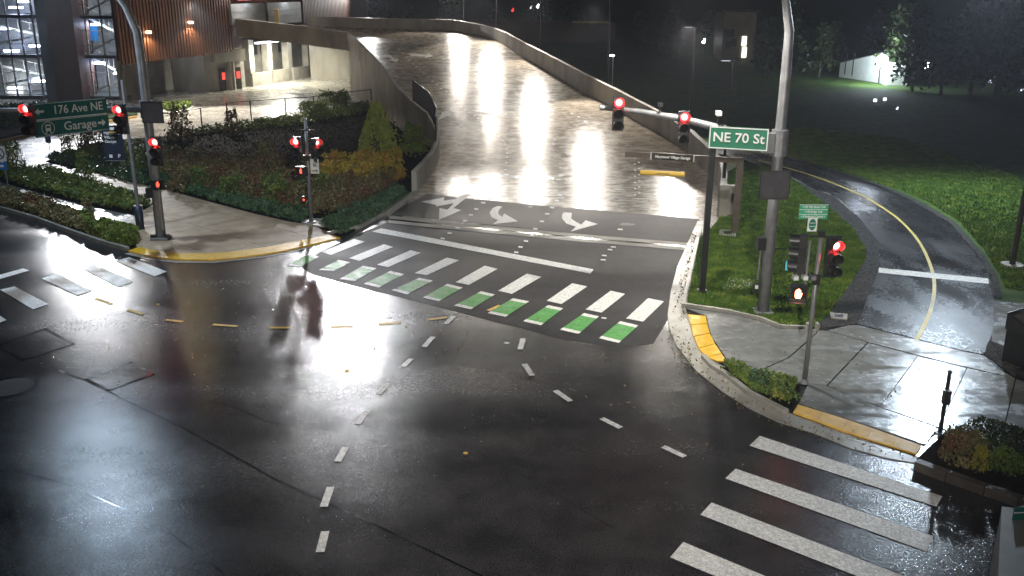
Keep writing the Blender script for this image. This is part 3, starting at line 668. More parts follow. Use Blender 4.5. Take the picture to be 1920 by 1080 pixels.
ang = math.atan2(*(lambda d: (d.y, d.x))(G(480, 402) - G(307, 355)))
# main corner (convex), narrow walk, wet path
slab_grid(ti + [(617, 436), (585, 422), (540, 415), (475, 400), (400, 380), (307, 355), (285, 385), (250, 405), (247, 440), (256, 462)], .07, ang, 2.2, 2.2, M['plaza'], sw)
slab_grid([(307, 354), (282, 383), (215, 361), (120, 330), (152, 316), (245, 341)], .07, ang, 2.2, 2.2, M['plaza'], sw)
slab_grid([(250, 404), (247, 440), (232, 436), (190, 426), (150, 402), (75, 378), (0, 362), (-80, 345), (-80, 325), (12, 344), (85, 366), (162, 386)], .07, ang, 1.8, 1.8, wp, sw)
bedA = pxpoly([(86, 303), (152, 317), (245, 342), (307, 355), (375, 372), (400, 380), (475, 400), (540, 415), (585, 423), (617, 437), (640, 443), (675, 427), (725, 400), (770, 367), (775, 345), (800, 310), (815, 280), (812, 250), (770, 205), (720, 195), (690, 205), (560, 222), (480, 232), (325, 256), (235, 262), (142, 288)], 0)
sheet('garden_bed', bedA, -.2, .06, M['soil'])  # near-black soil stands in for the missing light in the sunken basin
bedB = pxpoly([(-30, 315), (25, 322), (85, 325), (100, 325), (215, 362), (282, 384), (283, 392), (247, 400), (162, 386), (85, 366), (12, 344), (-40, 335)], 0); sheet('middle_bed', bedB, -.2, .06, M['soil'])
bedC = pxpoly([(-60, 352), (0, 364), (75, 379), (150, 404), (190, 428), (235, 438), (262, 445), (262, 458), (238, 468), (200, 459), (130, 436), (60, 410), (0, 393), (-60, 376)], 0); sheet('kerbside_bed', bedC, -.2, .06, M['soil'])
kerb_line([(-60, 379), (0, 394), (60, 411), (130, 437), (167, 450), (200, 461), (238, 471)], 'bed_kerb', .16, .15)
kerb_line([(617, 442), (675, 429), (725, 402), (770, 369), (786, 361)], 'ramp_kerb', .16, .18)
slab([(563, 411), (595, 409), (634, 413), (634, 421), (600, 424), (566, 417)], 'foundation_slab', M['concrete'], sw, .02, .13)
isl = pxpoly([(300, 207), (318, 203), (352, 198), (366, 201), (355, 208), (318, 214), (303, 213)], 0); sheet('island_bed', isl, -.1, .12, M['concrete'])

# ------------------------------------------------------------------ ground cover and shrubs
def cover(px, n, h, size, m, label, z0=.08, hz=None, clump=True):
    P = pxpoly(px, 0); c = sample_poly(P, n)
    hh = h * (.45 + .55 * np.sin(c[:, 0] * 2.1 + np.cos(c[:, 1] * 1.7) * 2) ** 2) if clump else h
    z = z0 + rng.uniform(0, 1, len(c)) ** .7 * hh
    C = np.stack([c[:, 0], c[:, 1], z], 1)
    o = tri_cloud('ground_cover', C, size, m); return tag(o, label, 'plants', None, 'stuff')
cover([(240, 344), (307, 355), (375, 372), (400, 380), (475, 400), (540, 415), (570, 421), (580, 405), (470, 380), (375, 352), (300, 335), (180, 300), (100, 297), (90, 303), (152, 317)], 16000, .4, .085, M['leaf_teal'], 'low blue green leaves edging the sidewalk in the big garden bed')
cover([(640, 443), (675, 427), (725, 400), (765, 368), (740, 355), (690, 385), (640, 405), (600, 425)], 9000, .4, .08, M['leaf_teal'], 'low green leaves along the kerb at the foot of the ramp')
cover([(300, 335), (375, 352), (470, 380), (580, 405), (640, 405), (690, 385), (740, 355), (745, 330), (600, 340), (500, 345), (400, 335), (300, 315)], 30000, .95, .085, M['leaf_rust'], 'brown and grey heather like planting in the middle of the garden bed')
cover([(575, 345), (650, 345), (745, 335), (755, 310), (700, 312), (600, 318), (560, 320)], 15000, 1.1, .09, M['leaf_orange'], 'band of yellow orange shrubs below the dark basin')
cover([(300, 318), (400, 338), (500, 347), (575, 345), (560, 318), (430, 312), (310, 300)], 13000, 1.0, .09, M['leaf_rust'], 'brown shrubs in front of the low black fence', .05)
cover([(100, 297), (180, 302), (300, 335), (300, 300), (285, 275), (230, 275), (150, 288)], 12000, .55, .09, M['leaf_olive'], 'olive green planting at the pointed end of the garden bed')
cover([(300, 262), (430, 250), (560, 238), (700, 212), (690, 200), (560, 224), (480, 234), (325, 258)], 11000, .6, .10, M['leaf_olive'], 'green undergrowth along the fence beside the driveway')
cover([(300, 300), (430, 312), (560, 320), (740, 310), (775, 290), (790, 230), (700, 212), (560, 240), (430, 252), (300, 264)], 6000, .5, .09, mat('shaded_basin_leaves', (.008, .013, .006), (.022, .03, .010), 2, (.7, .9), spec=.05), 'sparse weeds in the garden basin, its shade put into their colour')  # leaf colour blackened to stand in for the shade of the basin
cover([(-10, 322), (25, 325), (100, 325), (215, 363), (282, 385), (282, 390), (247, 398), (162, 383), (85, 363), (12, 341)], 14000, .5, .09, M['leaf_olive'], 'yellow green planting in the middle strip between the two walks')
cover([(-40, 362), (0, 366), (75, 381), (150, 406), (190, 430), (235, 440), (258, 447), (255, 458), (238, 464), (200, 455), (130, 431), (60, 406), (0, 389)], 14000, .5, .085, M['leaf_rust'], 'rust and brown planting in the kerbside strip')
cover([(150, 408), (190, 430), (235, 440), (262, 447), (258, 460), (238, 466), (200, 457), (160, 440)], 7000, .55, .09, M['leaf_green'], 'green leafy planting at the near end of the kerbside strip')
cover([(0, 205), (62, 198), (225, 205), (250, 212), (62, 240), (0, 250)], 7000, .5, .12, M['leaf_olive'], 'dim green planting beyond the driveway kerb', .1)
cover([(305, 206), (318, 204), (350, 200), (360, 202), (350, 207), (318, 212)], 1500, .6, .12, M['leaf_green'], 'low green shrubs on the small driveway island', .12)
cover([(1352, 687), (1411, 704), (1494, 722), (1480, 760), (1408, 735)], 3500, .25, .05, M['leaf_green'], 'small green plants in the bed at the right corner', .05)

def shrub(px, py, h, w, m, name, label, cat, n=2600, size=.09, cone=.6, group=None, gap=.35, z=.05, stems=7):
    b = G(px, py, z); r = empty(name, b, random.uniform(0, 6), label, cat, group)
    t = MB()
    tips = []
    for i in range(stems):
        a = i * 2 * math.pi / stems + random.uniform(-.4, .4); R = w * random.uniform(.15, .45)
        p1 = Vector((0, 0, 0)); p2 = Vector((math.cos(a) * R * .4, math.sin(a) * R * .4, h * .4)); p3 = Vector((math.cos(a) * R, math.sin(a) * R, h * random.uniform(.7, .95)))
        t.tube([p1, p2, p3], .035 * h / 2, .008, 5); tips += [p2, p3, p2.lerp(p3, .5)]
    t.build('branches', M['bark'], r)
    u = rng.uniform(0, 1, n) ** .8; ang_ = rng.uniform(0, 6.283, n)
    lobes = 1 + .28 * np.sin(ang_ * 3 + 1) + .18 * np.sin(ang_ * 7 + u * 9)
    rad = w / 2 * (1 - cone * u) * np.sqrt(rng.uniform(gap, 1, n)) * lobes
    # clumps
    k = 26; cc = np.stack([rng.uniform(0, 6.283, k), rng.uniform(.05, 1, k)], 1)
    j = rng.integers(0, k, n); mix = rng.uniform(0, 1, n) < .7
    ang_ = np.where(mix, cc[j, 0] + rng.normal(0, .28, n), ang_); u = np.where(mix, np.clip(cc[j, 1] + rng.normal(0, .07, n), .02, 1.08), u)
    rad = np.where(mix, w / 2 * (1 - cone * np.clip(u, 0, 1)) * rng.uniform(.55, 1.08, n), rad)
    C = np.stack([np.cos(ang_) * rad, np.sin(ang_) * rad, .1 + u * h * .97], 1)
    tri_cloud('foliage', C, size, m, r)
    return r
M['leaf_lit'] = mat('lit_yellow_green_leaves', (.22, .30, .05), (.42, .46, .10), 2.2, (.5, .7), spec=.18)  # lighter leaf copy; lamp light from the right is put into its colour
shrub(710, 300, 3.4, 2.9, M['leaf_lit'], 'tall_shrub', 'green cone shaped shrub in front of the ramp wall, light put into its leaf colour', 'shrub', 5200, .10, .75)
shrub(776, 292, 1.9, 2.2, M['leaf_green'], 'shrub', 'dim green bush tucked against the inner curve of the ramp wall', 'shrub', 1800, .10, .6)
shrub(505, 340, 2.2, 1.6, M['leaf_rust'], 'shrub', 'thin reddish brown shrub left of the signal post', 'shrub', 1500, .08, .6)
shrub(520, 385, 1.5, 1.3, M['leaf_olive'], 'shrub', 'yellow green shrub behind the foundation slab of the signal post', 'shrub', 1500, .08, .5)
shrub(340, 262, 2.3, 2.0, M['leaf_rust'], 'young_tree', 'small russet tree by the fence against the bright driveway', 'tree', 1100, .10, .5)
shrub(437, 252, 1.7, 1.3, M['leaf_rust'], 'shrub', 'small russet bush at the driveway gate', 'shrub', 700, .09, .5)
shrub(150, 290, 2.2, 2.4, M['leaf_rust'], 'young_tree', 'bare looking russet tree at the tip of the garden bed', 'tree', 1100, .10, .5)
shrub(185, 282, 1.9, 2.4, M['leaf_rust'], 'shrub', 'russet bush beside the dark garage banner', 'shrub', 1000, .10, .5)
shrub(590, 225, 1.3, 3.0, M['leaf_green'], 'shrub', 'green bush on the fence line near the bridge opening', 'shrub', 1500, .11, .4)
shrub(628, 208, 1.7, 3.4, M['leaf_green'], 'shrub', 'lit green bush beside the abutment of the bridge', 'shrub', 1900, .11, .4)
shrub(30, 330, 1.9, 1.6, M['leaf_olive'], 'shrub', 'pale green shrub beside the no turn sign', 'shrub', 1100, .09, .5)
shrub(160, 350, 1.8, 1.2, M['leaf_olive'], 'shrub', 'tall yellow green shrub in the middle strip', 'shrub', 900, .08, .6)
shrub(215, 380, .7, 1.2, M['leaf_olive'], 'shrub', 'low bright yellow green bush left of the banner post', 'shrub', 900, .08, .4)
shrub(165, 408, .8, .7, M['leaf_rust'], 'shrub', 'thin dark stemmed shrub in the kerbside strip', 'shrub', 300, .07, .5)
shrub(1378, 703, .35, .8, M['leaf_green'], 'shrub', 'low dark green plant at the far end of the corner bed', 'shrub', 500, .04, .4, z=.05)
shrub(1425, 725, .4, .7, M['leaf_teal'], 'shrub', 'small green plant in the middle of the corner bed', 'shrub', 500, .04, .4)
shrub(1466, 748, .55, .9, M['leaf_olive'], 'shrub', 'yellow green tufted bush at the near end of the corner bed', 'shrub', 900, .045, .3)

for k in range(11):
    px = 600 + k * 14 + random.uniform(-4, 4); py = 350 - k * .9 + random.uniform(-7, 7)
    shrub(px, py, random.uniform(1.0, 1.5), random.uniform(1.2, 1.7), M['leaf_orange'], 'golden_shrub', 'golden yellow shrub in the row of golden shrubs below the dark basin', 'shrub', 700, .085, .45, 'row of golden shrubs', stems=5)
for k in range(12):
    px = 335 + k * 24 + random.uniform(-8, 8); py = 352 + k * 3.2 - (0 if k < 7 else (k - 7) * 5) + random.uniform(-9, 9)
    shrub(px, py, random.uniform(.8, 1.3), random.uniform(1.0, 1.5), M['leaf_olive'] if k % 3 else M['leaf_rust'], 'olive_shrub', 'olive or russet shrub scattered in the brown planting behind the sidewalk', 'shrub', 600, .08, .4, 'shrubs scattered in the brown planting', stems=5)
def litter(px, n, spread, label):
    P = densify([G(x, y, 0) for x, y in px], .5); c = np.array([[P[i].x, P[i].y] for i in rng.integers(0, len(P), n)]) + rng.normal(0, spread, (n, 2))
    V = np.stack([c[:, 0], c[:, 1], np.full(n, .045) + rng.uniform(0, .02, n)], 1)
    tag(tri_cloud('fallen_leaves', V, .045, M['leaf_rust']), label, 'leaves', None, 'stuff')
litter([(1310, 440), (1296, 500), (1284, 560), (1280, 600)], 420, .16, 'fallen brown leaves in the gutter beside the lawn kerb')
litter([(1262, 620), (1300, 690), (1404, 764), (1524, 810), (1700, 858)], 260, .22, 'scattered wet leaves along the corner kerb')
litter([(1400, 600), (1600, 700), (1800, 860)], 90, 1.2, 'a few leaves stuck on the wet plaza')
litter([(300, 620), (700, 600), (1000, 680), (1300, 800)], 120, 2.5, 'a few leaves stuck on the road surface')

# lower right planter
pw = empty('planter_wall', (0, 0, 0), 0, 'low dark concrete planter edge beside the yellow crossing ramp', 'planter')
Pw = [G(x, y, .35) for x, y in ((1716, 856), (1776, 878), (1848, 903), (1913, 925), (1990, 955))]; Pw = [Vector((p.x, p.y, 0)) for p in Pw]
poly_wall(Pw, lambda i: .22, lambda i: -.1, .22, 'edge_stone', mat('dark_kerb', (.06, .05, .042), (.10, .085, .072), 3, (.4, .6), .003, 30), pw, side=1)
bedD = pxpoly([(1722, 852), (1776, 800), (1850, 812), (1990, 850), (1990, 955), (1913, 922), (1848, 900), (1776, 875)], .3)
sheet('planter_bed', [(p.x, p.y) for p in bedD], -.1, .2, M['soil'])
cover([(1765, 862), (1790, 825), (1850, 815), (1990, 850), (1990, 945), (1913, 912), (1848, 890)], 6000, .4, .05, M['leaf_dark'], 'dark low planting in the planter at the lower right', .2)
shrub(1800, 868, .75, .95, M['leaf_rust'], 'shrub', 'round brown green bush at the left end of the planter', 'shrub', 2600, .04, .25, z=.2)
shrub(1832, 888, .55, .35, M['leaf_yellow'], 'shrub', 'slim yellow shrub in the planter at the lower right', 'shrub', 900, .035, .4, z=.2)
shrub(1880, 890, .5, .8, M['leaf_green'], 'shrub', 'dark green bush in the middle of the planter', 'shrub', 1500, .04, .3, z=.2)

# ------------------------------------------------------------------ fences
def chain_fence(px, h, label, name='chain_link_fence', step=2.6, pr=.05, gatepx=None, mesh=.16):
    P = [G(x, y, 0) for x, y in px]; P = densify(P, step); P = [Vector((p.x, p.y, 0)) for p in P]
    r = empty(name, P[0], 0, label, 'fence'); o = P[0]
    for i, p in enumerate(P):
        q = p - o; MB().cyl(q, q + Vector((0, 0, h + .05)), pr, n=7).build('post', M['black'], r)
    for a, b in zip(P, P[1:]):
        A, B = a - o, b - o; u = Vector((0, 0, 1))
        MB().cyl(A + u * h, B + u * h, pr * .65, n=6).build('rail', M['black'], r)
        MB().cyl(A + u * .12, B + u * .12, pr * .4, n=5).build('rail', M['black'], r)
        w = MB(); L = (B - A).length; k = int(L / mesh); kz = int(h / mesh)
        for i in range(-kz, k):
            for sgn in (1, -1):
                s0 = i * mesh; s1 = s0 + kz * mesh; z0, z1 = 0, kz * mesh
                if s0 < 0: z0 = -s0; s0 = 0
                if s1 > L: z1 -= (s1 - L); s1 = L
                if z1 <= z0: continue
                za, zb = (z0, z1) if sgn > 0 else (h - z0, h - z1)
                d = (B - A) / L; w.cyl(A + d * s0 + u * (za + .05), A + d * s1 + u * (zb), .004, n=3, cap=False)
        tag(w.build('wire_mesh', M['black'], r), None, None, None, 'stuff')
    return r
chain_fence([(325, 258), (380, 248), (428, 236), (472, 232), (537, 226), (590, 222), (650, 212), (697, 206)], 1.75, 'tall black chain link fence with gate beside the bright driveway')
chain_fence([(285, 312), (321, 314), (369, 322), (430, 330), (560, 335), (690, 333), (745, 330)], 1.15, 'low black chain link fence in front of the dark basin', pr=.025)

# ------------------------------------------------------------------ poles and signals
def signal_head(parent_loc, yaw, label, lit=True, sec=.36, name='traffic_signal', group='vehicle signals showing red', backplate=False, dim=False, n=3, pitch=0):
    r = empty(name, parent_loc, yaw, label, 'traffic signal', group)
    H = sec * n
    if backplate: MB().box((0, .03, 0), (sec * 1.55, .012, H + sec * .5)).build('backplate', M['housing'], r)
    for k in range(n):
        z = H / 2 - sec * (k + .5)
        hb = MB().box((0, .10, z), (sec * .96, .19, sec * .97)); hb.build('section_housing', M['housing'], r)
        R = sec * .42
        MB().cyl((0, .003, z), (0, -.022, z), R * 1.06, R * 1.02, 20).build('lens_ring', M['red_rim'] if (lit and k == 0) else M['housing'], r)
        MB().cyl((0, -.024, z), (0, -.045, z), R * .98, R * .9, 20).build('lens', (M['dim_red'] if dim else M['red_rim']) if (lit and k == 0) else M['lens_off'], r)
        if lit and k == 0: MB().cyl((0, -.047, z), (0, -.055, z), R * (.35 if dim else .66), R * .5, 16).build('lens_centre', M['red_core'], r)
        # tunnel visor, open below
        vs, fs = [], []; N = 16; R2 = R * 1.1
        for i in range(N + 1):
            t = math.radians(-50 + 280 * i / N); L = .26 * (sec / .36)
            yy = -L * (1 - .35 * max(0, -math.sin(t)))
            for rr in (R2, R2 + .008):
                vs += [(rr * math.cos(t), 0, z + rr * math.sin(t)), (rr * math.cos(t), yy, z + rr * math.sin(t))]
        for i in range(N):
            a = 4 * i; b = a + 4
            fs += [(a, b, b + 1, a + 1), (a + 2, a + 3, b + 3, b + 2), (a + 1, b + 1, b + 3, a + 3)]
        MB().add(vs, fs).build('visor', M['housing'], r)
    if lit:
        l = bpy.data.lights.new('signal_light', 'SPOT'); l.energy = 40 if dim else 160; l.color = (1, .05, .05); l.spot_size = math.radians(140); l.spot_blend = .6; l.shadow_soft_size = .12
        lo_ = bpy.data.objects.new('signal_light', l); COL.objects.link(lo_); lo_.parent = r; lo_.location = (0, -.08, H / 2 - sec * .5); lo_.rotation_euler = (math.radians(78), 0, 0)
    return r
def ped_head(loc, yaw, label, m, sec=.42):
    r = empty('pedestrian_signal', loc, yaw, label, 'pedestrian signal', 'pedestrian signals')
    MB().box((0, .1, 0), (sec, .2, sec)).build('housing', M['housing'], r)
    MB().box((0, -.004, 0), (sec * .84, .01, sec * .84)).build('glass', M['lens_off'], r)
    h = MB(); w = sec * .42
    h.prism([(-w * .36, -w * .62), (w * .30, -w * .62), (w * .45, -w * .15), (w * .52, .18 * w), (w * .38, .2 * w), (w * .3, -.02 * w), (w * .28, .62 * w), (w * .14, .64 * w), (w * .11, .1 * w), (w * .07, .78 * w), (-w * .07, .78 * w), (-w * .1, .1 * w), (-w * .14, .68 * w), (-w * .27, .66 * w), (-w * .28, .05 * w), (-w * .33, .45 * w), (-w * .45, .43 * w), (-w * .46, -.3 * w)], 0, .012)
    o = h.build('hand_symbol', m, r); o.rotation_euler = (math.pi / 2, 0, 0); o.location = (0, -.02, 0)
    v = MB()
    for z in (-1, 1): v.box((0, -.1, z * sec / 2), (sec, .2, .012))
    for x in (-1, 1): v.box((x * sec / 2, -.1, 0), (.012, .2, sec - .03))
    v.build('visor', M['housing'], r)
    return r
def lum_head(loc, yaw, parent, m, L=.7, name='luminaire'):
    b = MB(); b.box((0, 0, 0), (L, .32, .12), 0, .8)
    o = b.build(name, M['galv'], parent); o.location = loc; o.rotation_euler = (0, 0, yaw)
    c = MB().box((0, 0, -.075), (L * .6, .24, .02)).build('lamp_glass', m, o)
    return o

# -- right mast arm pole
PR = G(1430, 588); rp = empty('mast_arm_pole', PR, 0, 'tall galvanised signal pole on the lawn with long arm reaching over the ramp', 'signal pole')
zarm = 5.85
tipD = 32.2; dtip = ray(1133, 202); tip = Vector((dtip.x / dtip.y * tipD, tipD, CH + dtip.z / dtip.y * tipD)) - PR
topz = 9.6
MB().tube([(0, 0, .1), (0, 0, 4), (0, 0, 8), (-.02, 0, 9.3), (-.25, -.05, 10.3), (-.9, -.2, 11.2), (-2.0, -.4, 11.75), (-3.0, -.6, 11.9)], .2, .07, 14).build('pole_shaft', M['galv'], rp, True)
MB().box((0, 0, .06), (.62, .62, .12)).build('base_plate', M['galv'], rp)
MB().cyl((0, 0, zarm - .42), (0, 0, zarm + .42), .27, n=14).build('collar', M['galv'], rp)
MB().box((-.38, .0, zarm), (.35, .42, .62)).build('arm_flange', M['galv'], rp)
MB().tube([(-.4, 0, zarm)] + [Vector((-.4, 0, zarm)).lerp(tip, t) + Vector((0, 0, .18 * math.sin(t * 3.14))) for t in (.25, .5, .75, 1)], .15, .085, 12).build('mast_arm', M['galv'], rp, True)
lum_head((-3.3, -.66, 11.9), .2, rp, M['lamp_white'])
MB().cyl(tip + Vector((0, 0, 0)), tip + Vector((-.16, 0, .01)), .10, n=12).build('end_cap', M['galv'], rp)
hh = HZ(PR, 440)
MB().box((-.28, -.02, HZ(PR, 456)), (.26, .3, .42)).build('service_box', M['housing'], rp)
MB().cyl((-.27, 0, HZ(PR, 470)), (-.29, 0, HZ(PR, 525)), .03, n=6).build('conduit', M['galv'], rp)
MB().box((-.33, -.06, HZ(PR, 538)), (.14, .14, .34)).build('push_button', M['housing'], rp)
MB().box((-.33, -.14, HZ(PR, 536)), (.10, .02, .12)).build('button_plate', M['sign_white'], rp)
MB().box((.34, .0, HZ(PR, 466)), (.5, .04, .04)).build('side_bracket', M['housing'], rp)
def onarm(px):
    A = PR + Vector((-.4, 0, zarm)); B = PR + tip
    lo, hi = 0, 1
    for _ in range(40):
        m_ = (lo + hi) / 2; p = A.lerp(B, m_) - Vector((0, 0, CH)); x = 960 + FPX * p.dot(RT) / p.dot(FW)
        if x > px: lo = m_
        else: hi = m_
    return A.lerp(B, lo) + Vector((0, 0, .18 * math.sin(lo * 3.14)))
p = onarm(1158); signal_head(p + Vector((0, -.3, -.12)), 0, 'red signal nearest the free end of the long arm over the ramp', sec=.38)
p = onarm(1279); signal_head(p + Vector((0, -.3, -.25)), 0, 'red signal on the long arm beside the green NE 70 St sign', sec=.36)
p = onarm(1236); dev = empty('detector', p + Vector((0, 0, .12)), 0, 'small black detector on top of the arm between the two red signals', 'camera')
MB().cyl((0, 0, -.05), (0, 0, .18), .03, n=6).build('bracket', M['housing'], dev); MB().box((0, -.05, .22), (.14, .24, .12)).build('body', M['housing'], dev)
p = onarm(1344); dev = empty('camera', p + Vector((0, 0, .15)), 0, 'little white camera standing on the arm above the NE 70 St sign', 'camera')
MB().cyl((0, 0, -.05), (0, 0, .25), .025, n=6).build('bracket', M['housing'], dev); MB().box((0, -.06, .32), (.16, .3, .14)).build('body', M['sign_white'], dev)
# NE 70 St sign
def framed_sign(r, w, h, face, border=.03, bm=None):
    MB().box((0, 0, 0), (w, .02, h)).build('face', face, r)
    b = MB(); t = border; bm = bm or M['sign_white']
    for z in (-1, 1): b.box((0, -.013, z * (h / 2 - t * .9)), (w - t * .8, .006, t))
    for x in (-1, 1): b.box((x * (w / 2 - t * .9), -.013, 0), (t, .006, h - t * 2.8))
    b.build('border', bm, r)
a0 = onarm(1330) + Vector((0, -.35, 0)); a1 = PR + Vector((-.55, -.35, zarm))
DS = PR.y - .1
sl, sr = DP(1329, 259, DS + .0), DP(1441, 262, DS - .55); sl = DP(1329, 258, DS); c = (sl + sr) / 2; yaw = math.atan2(sr.y - sl.y, sr.x - sl.x)
s = empty('street_sign', c, yaw, 'green street name sign reading NE 70 St on the signal arm', 'street sign')
wS = (sr - sl).length; framed_sign(s, wS, .72, M['sign_green'], .035)
text('NE 70 St', .42, (0, -.016, .01), M['sign_white'], s, bold=.006, sx=1.06)
for x in (-.6, .6): MB().box((x, .15, 0), (.06, .26, .1)).build('bracket', M['galv'], s)
# two blank back-of-sign boards
def board(PB, px0, px1, py0, py1, D, label):
    a, b = DP(px0, (py0 + py1) / 2, D), DP(px1, (py0 + py1) / 2, D); t, bo = DP(px0, py0, D), DP(px0, py1, D)
    r = empty('blank_sign', (a + b) / 2, 0, label, 'sign')
    MB().box((0, 0, 0), ((b - a).length, .025, t.z - bo.z)).build('panel', M['sign_back'], r)
    e = MB()
    for z in (-1, 1): e.box((0, -.016, z * ((t.z - bo.z) / 2 - .02)), ((b - a).length, .008, .03))
    for x in (-1, 1): e.box((x * ((b - a).length / 2 - .015), -.016, 0), (.03, .008, t.z - bo.z - .08))
    e.build('edge', M['housing'], r)
    MB().box((0, .12, .2), (.1, .22, .06)).build('bracket', M['galv'], r); MB().box((0, .12, -.2), (.1, .22, .06)).build('bracket', M['galv'], r)
board(PR, 1424, 1481, 320, 374, PR.y - .3, 'blank dark square panel seen from behind on the tall pole right of the ramp')

# -- left mast arm pole
PL = G(303, 451); lp = empty('mast_arm_pole', PL, 0, 'tall galvanised signal pole on the left corner with curved top and arm to the left', 'signal pole')
topL = HZ(PL, 60)
MB().tube([(0, 0, .1), (0, 0, 4), (0, 0, topL - 1.2), (-.05, 0, topL), (-.35, -.1, topL + 1.0), (-1.0, -.3, topL + 2.1), (-2.0, -.6, topL + 2.7), (-3.0, -.8, topL + 2.9)], .21, .08, 14).build('pole_shaft', M['galv'], lp, True)
MB().box((0, 0, .1), (.7, .7, .14)).build('base_plate', M['galv'], lp)
for x in (-.3, .3): MB().cyl((x, -.1, .05), (x, -.1, .3), .14, .12, 10).build('base_cover', M['housing'], lp)
lum_head((-3.3, -.85, topL + 2.88), .25, lp, M['lamp_white'])
zL = HZ(PL, 205); dt = ray(-60, 208); tD = 33.5; tipL = Vector((dt.x / dt.y * tD, tD, CH + dt.z / dt.y * tD)) - PL
MB().tube([(-.2, 0, zL), Vector((-.2, 0, zL)).lerp(tipL, .5), tipL], .14, .09, 12).build('mast_arm', M['galv'], lp, True)
MB().cyl((0, 0, zL - .35), (0, 0, zL + .35), .27, n=14).build('collar', M['galv'], lp)
def onarmL(px):
    A = PL + Vector((-.2, 0, zL)); B = PL + tipL; lo, hi = 0, 1
    for _ in range(40):
        m_ = (lo + hi) / 2; p = A.lerp(B, m_) - Vector((0, 0, CH)); x = 960 + FPX * p.dot(RT) / p.dot(FW)
        if x > px: lo = m_
        else: hi = m_
    return A.lerp(B, lo)
def px_of(v):
    q = v - Vector((0, 0, CH)); return (960 + FPX * q.dot(RT) / q.dot(FW), 540 - FPX * q.dot(UP) / q.dot(FW))
def at_arm(px, py, dy=-.3): p = onarmL(px); return DP(px, py, p.y + dy)
signal_head(at_arm(226, 224), -.05, 'red signal on the left arm between the green garage sign and the tall pole', sec=.40)
signal_head(at_arm(53, 224), -.05, 'red signal at the far left touching the green garage sign', sec=.40)
q0, q1 = onarmL(62), onarmL(203); s0, s1 = DP(63, 227, q0.y - .25), DP(202, 213, q1.y - .25)
s = empty('guide_sign', (s0 + s1) / 2, math.atan2(s1.y - s0.y, s1.x - s0.x), 'large green guide sign reading 176 Ave NE over Garage with arrows', 'guide sign')
ws = (s1 - s0).length; tp_, bt_ = DP(130, 189, (q0.y + q1.y) / 2 - .3), DP(130, 252, (q0.y + q1.y) / 2 - .3); hs = tp_.z - bt_.z
shear = (s1.z - s0.z) / ws
tilt = math.atan(shear)
s.rotation_euler = (0, -tilt, s.rotation_euler[2])
MB().box((0, 0, hs / 4), (ws, .02, hs / 2 - .02)).build('upper_panel', M['sign_teal'], s); MB().box((0, 0, -hs / 4), (ws, .02, hs / 2 - .02)).build('lower_panel', M['sign_teal'], s)
b = MB(); b.box((0, -.015, .02), (ws * .97, .006, .035)); b.box((0, -.015, -.03), (ws * .97, .006, .02)); b.box((0, -.015, hs / 2 - .04), (ws * .97, .006, .02)); b.box((0, -.015, -hs / 2 + .04), (ws * .97, .006, .02)); b.build('border', M['sign_white'], s)
def arrow(L, H, m, loc, parent, flip=1):
    o = MB().prism([(-L / 2 * flip, -H * .16), (L * .05 * flip, -H * .16), (L * .05 * flip, -H / 2), (L / 2 * flip, 0), (L * .05 * flip, H / 2), (L * .05 * flip, H * .16), (-L / 2 * flip, H * .16)], 0, .006).build('arrow', m, parent)
    o.rotation_euler = (math.pi / 2, 0, 0); o.location = loc; return o
text('176 Ave NE', hs * .35, (ws * .10, -.016, hs * .25), M['sign_white'], s, bold=.004, sx=.92)
arrow(ws * .12, hs * .2, M['sign_white'], (-ws * .415, -.012, hs * .25), s, -1)
text('Garage', hs * .36, (ws * .10, -.016, -hs * .25), M['sign_white'], s, bold=.004)
arrow(ws * .11, hs * .22, M['sign_white'], (ws * .40, -.012, -hs * .25), s)
def ring2(parent, R, r_, loc, m, name='ring'):
    b = MB(); N = 24
    for i in range(N):
        t0, t1 = 2 * math.pi * i / N, 2 * math.pi * (i + 1) / N
        b.add([(R * math.cos(t0), 0, R * math.sin(t0)), (R * math.cos(t1), 0, R * math.sin(t1)), (r_ * math.cos(t1), 0, r_ * math.sin(t1)), (r_ * math.cos(t0), 0, r_ * math.sin(t0))], [(0, 1, 2, 3)])
    o = b.build(name, m, parent); o.location = loc; return o
g = ring2(s, hs * .20, hs * .18, (-ws * .33, -.016, -hs * .25), M['sign_white'], 'emblem_ring')
tr = MB(); tr.box((0, 0, .02), (hs * .16, .006, hs * .19)); tr.build('emblem_train', M['sign_white'], s).location = (-ws * .33, -.016, -hs * .25)
tr = MB(); tr.box((0, 0, .05), (hs * .11, .006, hs * .06)); tr.build('emblem_window', M['sign_teal'], s).location = (-ws * .33, -.021, -hs * .25)
tr = MB().add([(-hs * .06, 0, -hs * .08), (-hs * .03, 0, -hs * .08), (-hs * .06, 0, -hs * .15), (-hs * .10, 0, -hs * .15)], [(0, 1, 2, 3)]).add([(hs * .03, 0, -hs * .08), (hs * .06, 0, -hs * .08), (hs * .10, 0, -hs * .15), (hs * .06, 0, -hs * .15)], [(0, 1, 2, 3)]); tr.build('emblem_rails', M['sign_white'], s).location = (-ws * .33, -.016, -hs * .25)
board(PL, 265, 306, 190, 231, PL.y - .3, 'blank dark panel on the tall pole beside the left red signal')
p = DP(298, 176, PL.y + 3.5)
signal_head(DP(293, 284, PL.y - .3), 0, 'red signal fixed to the tall left pole below its blank panel', sec=.40)
ped_head(DP(295, 346, PL.y - .15), .9, 'dim pedestrian signal low on the tall left pole', M['dim_hand'], .40)
x = DP(281, 361, PL.y - .1); d = empty('control_box', x, 0, 'small black box on the left side of the tall left pole', 'box'); MB().box((0, 0, 0), (.26, .24, .42)).build('box', M['housing'], d); MB().box((.2, 0, 0), (.2, .05, .05)).build('bracket', M['galv'], d)
q = G(316, 451, .1)
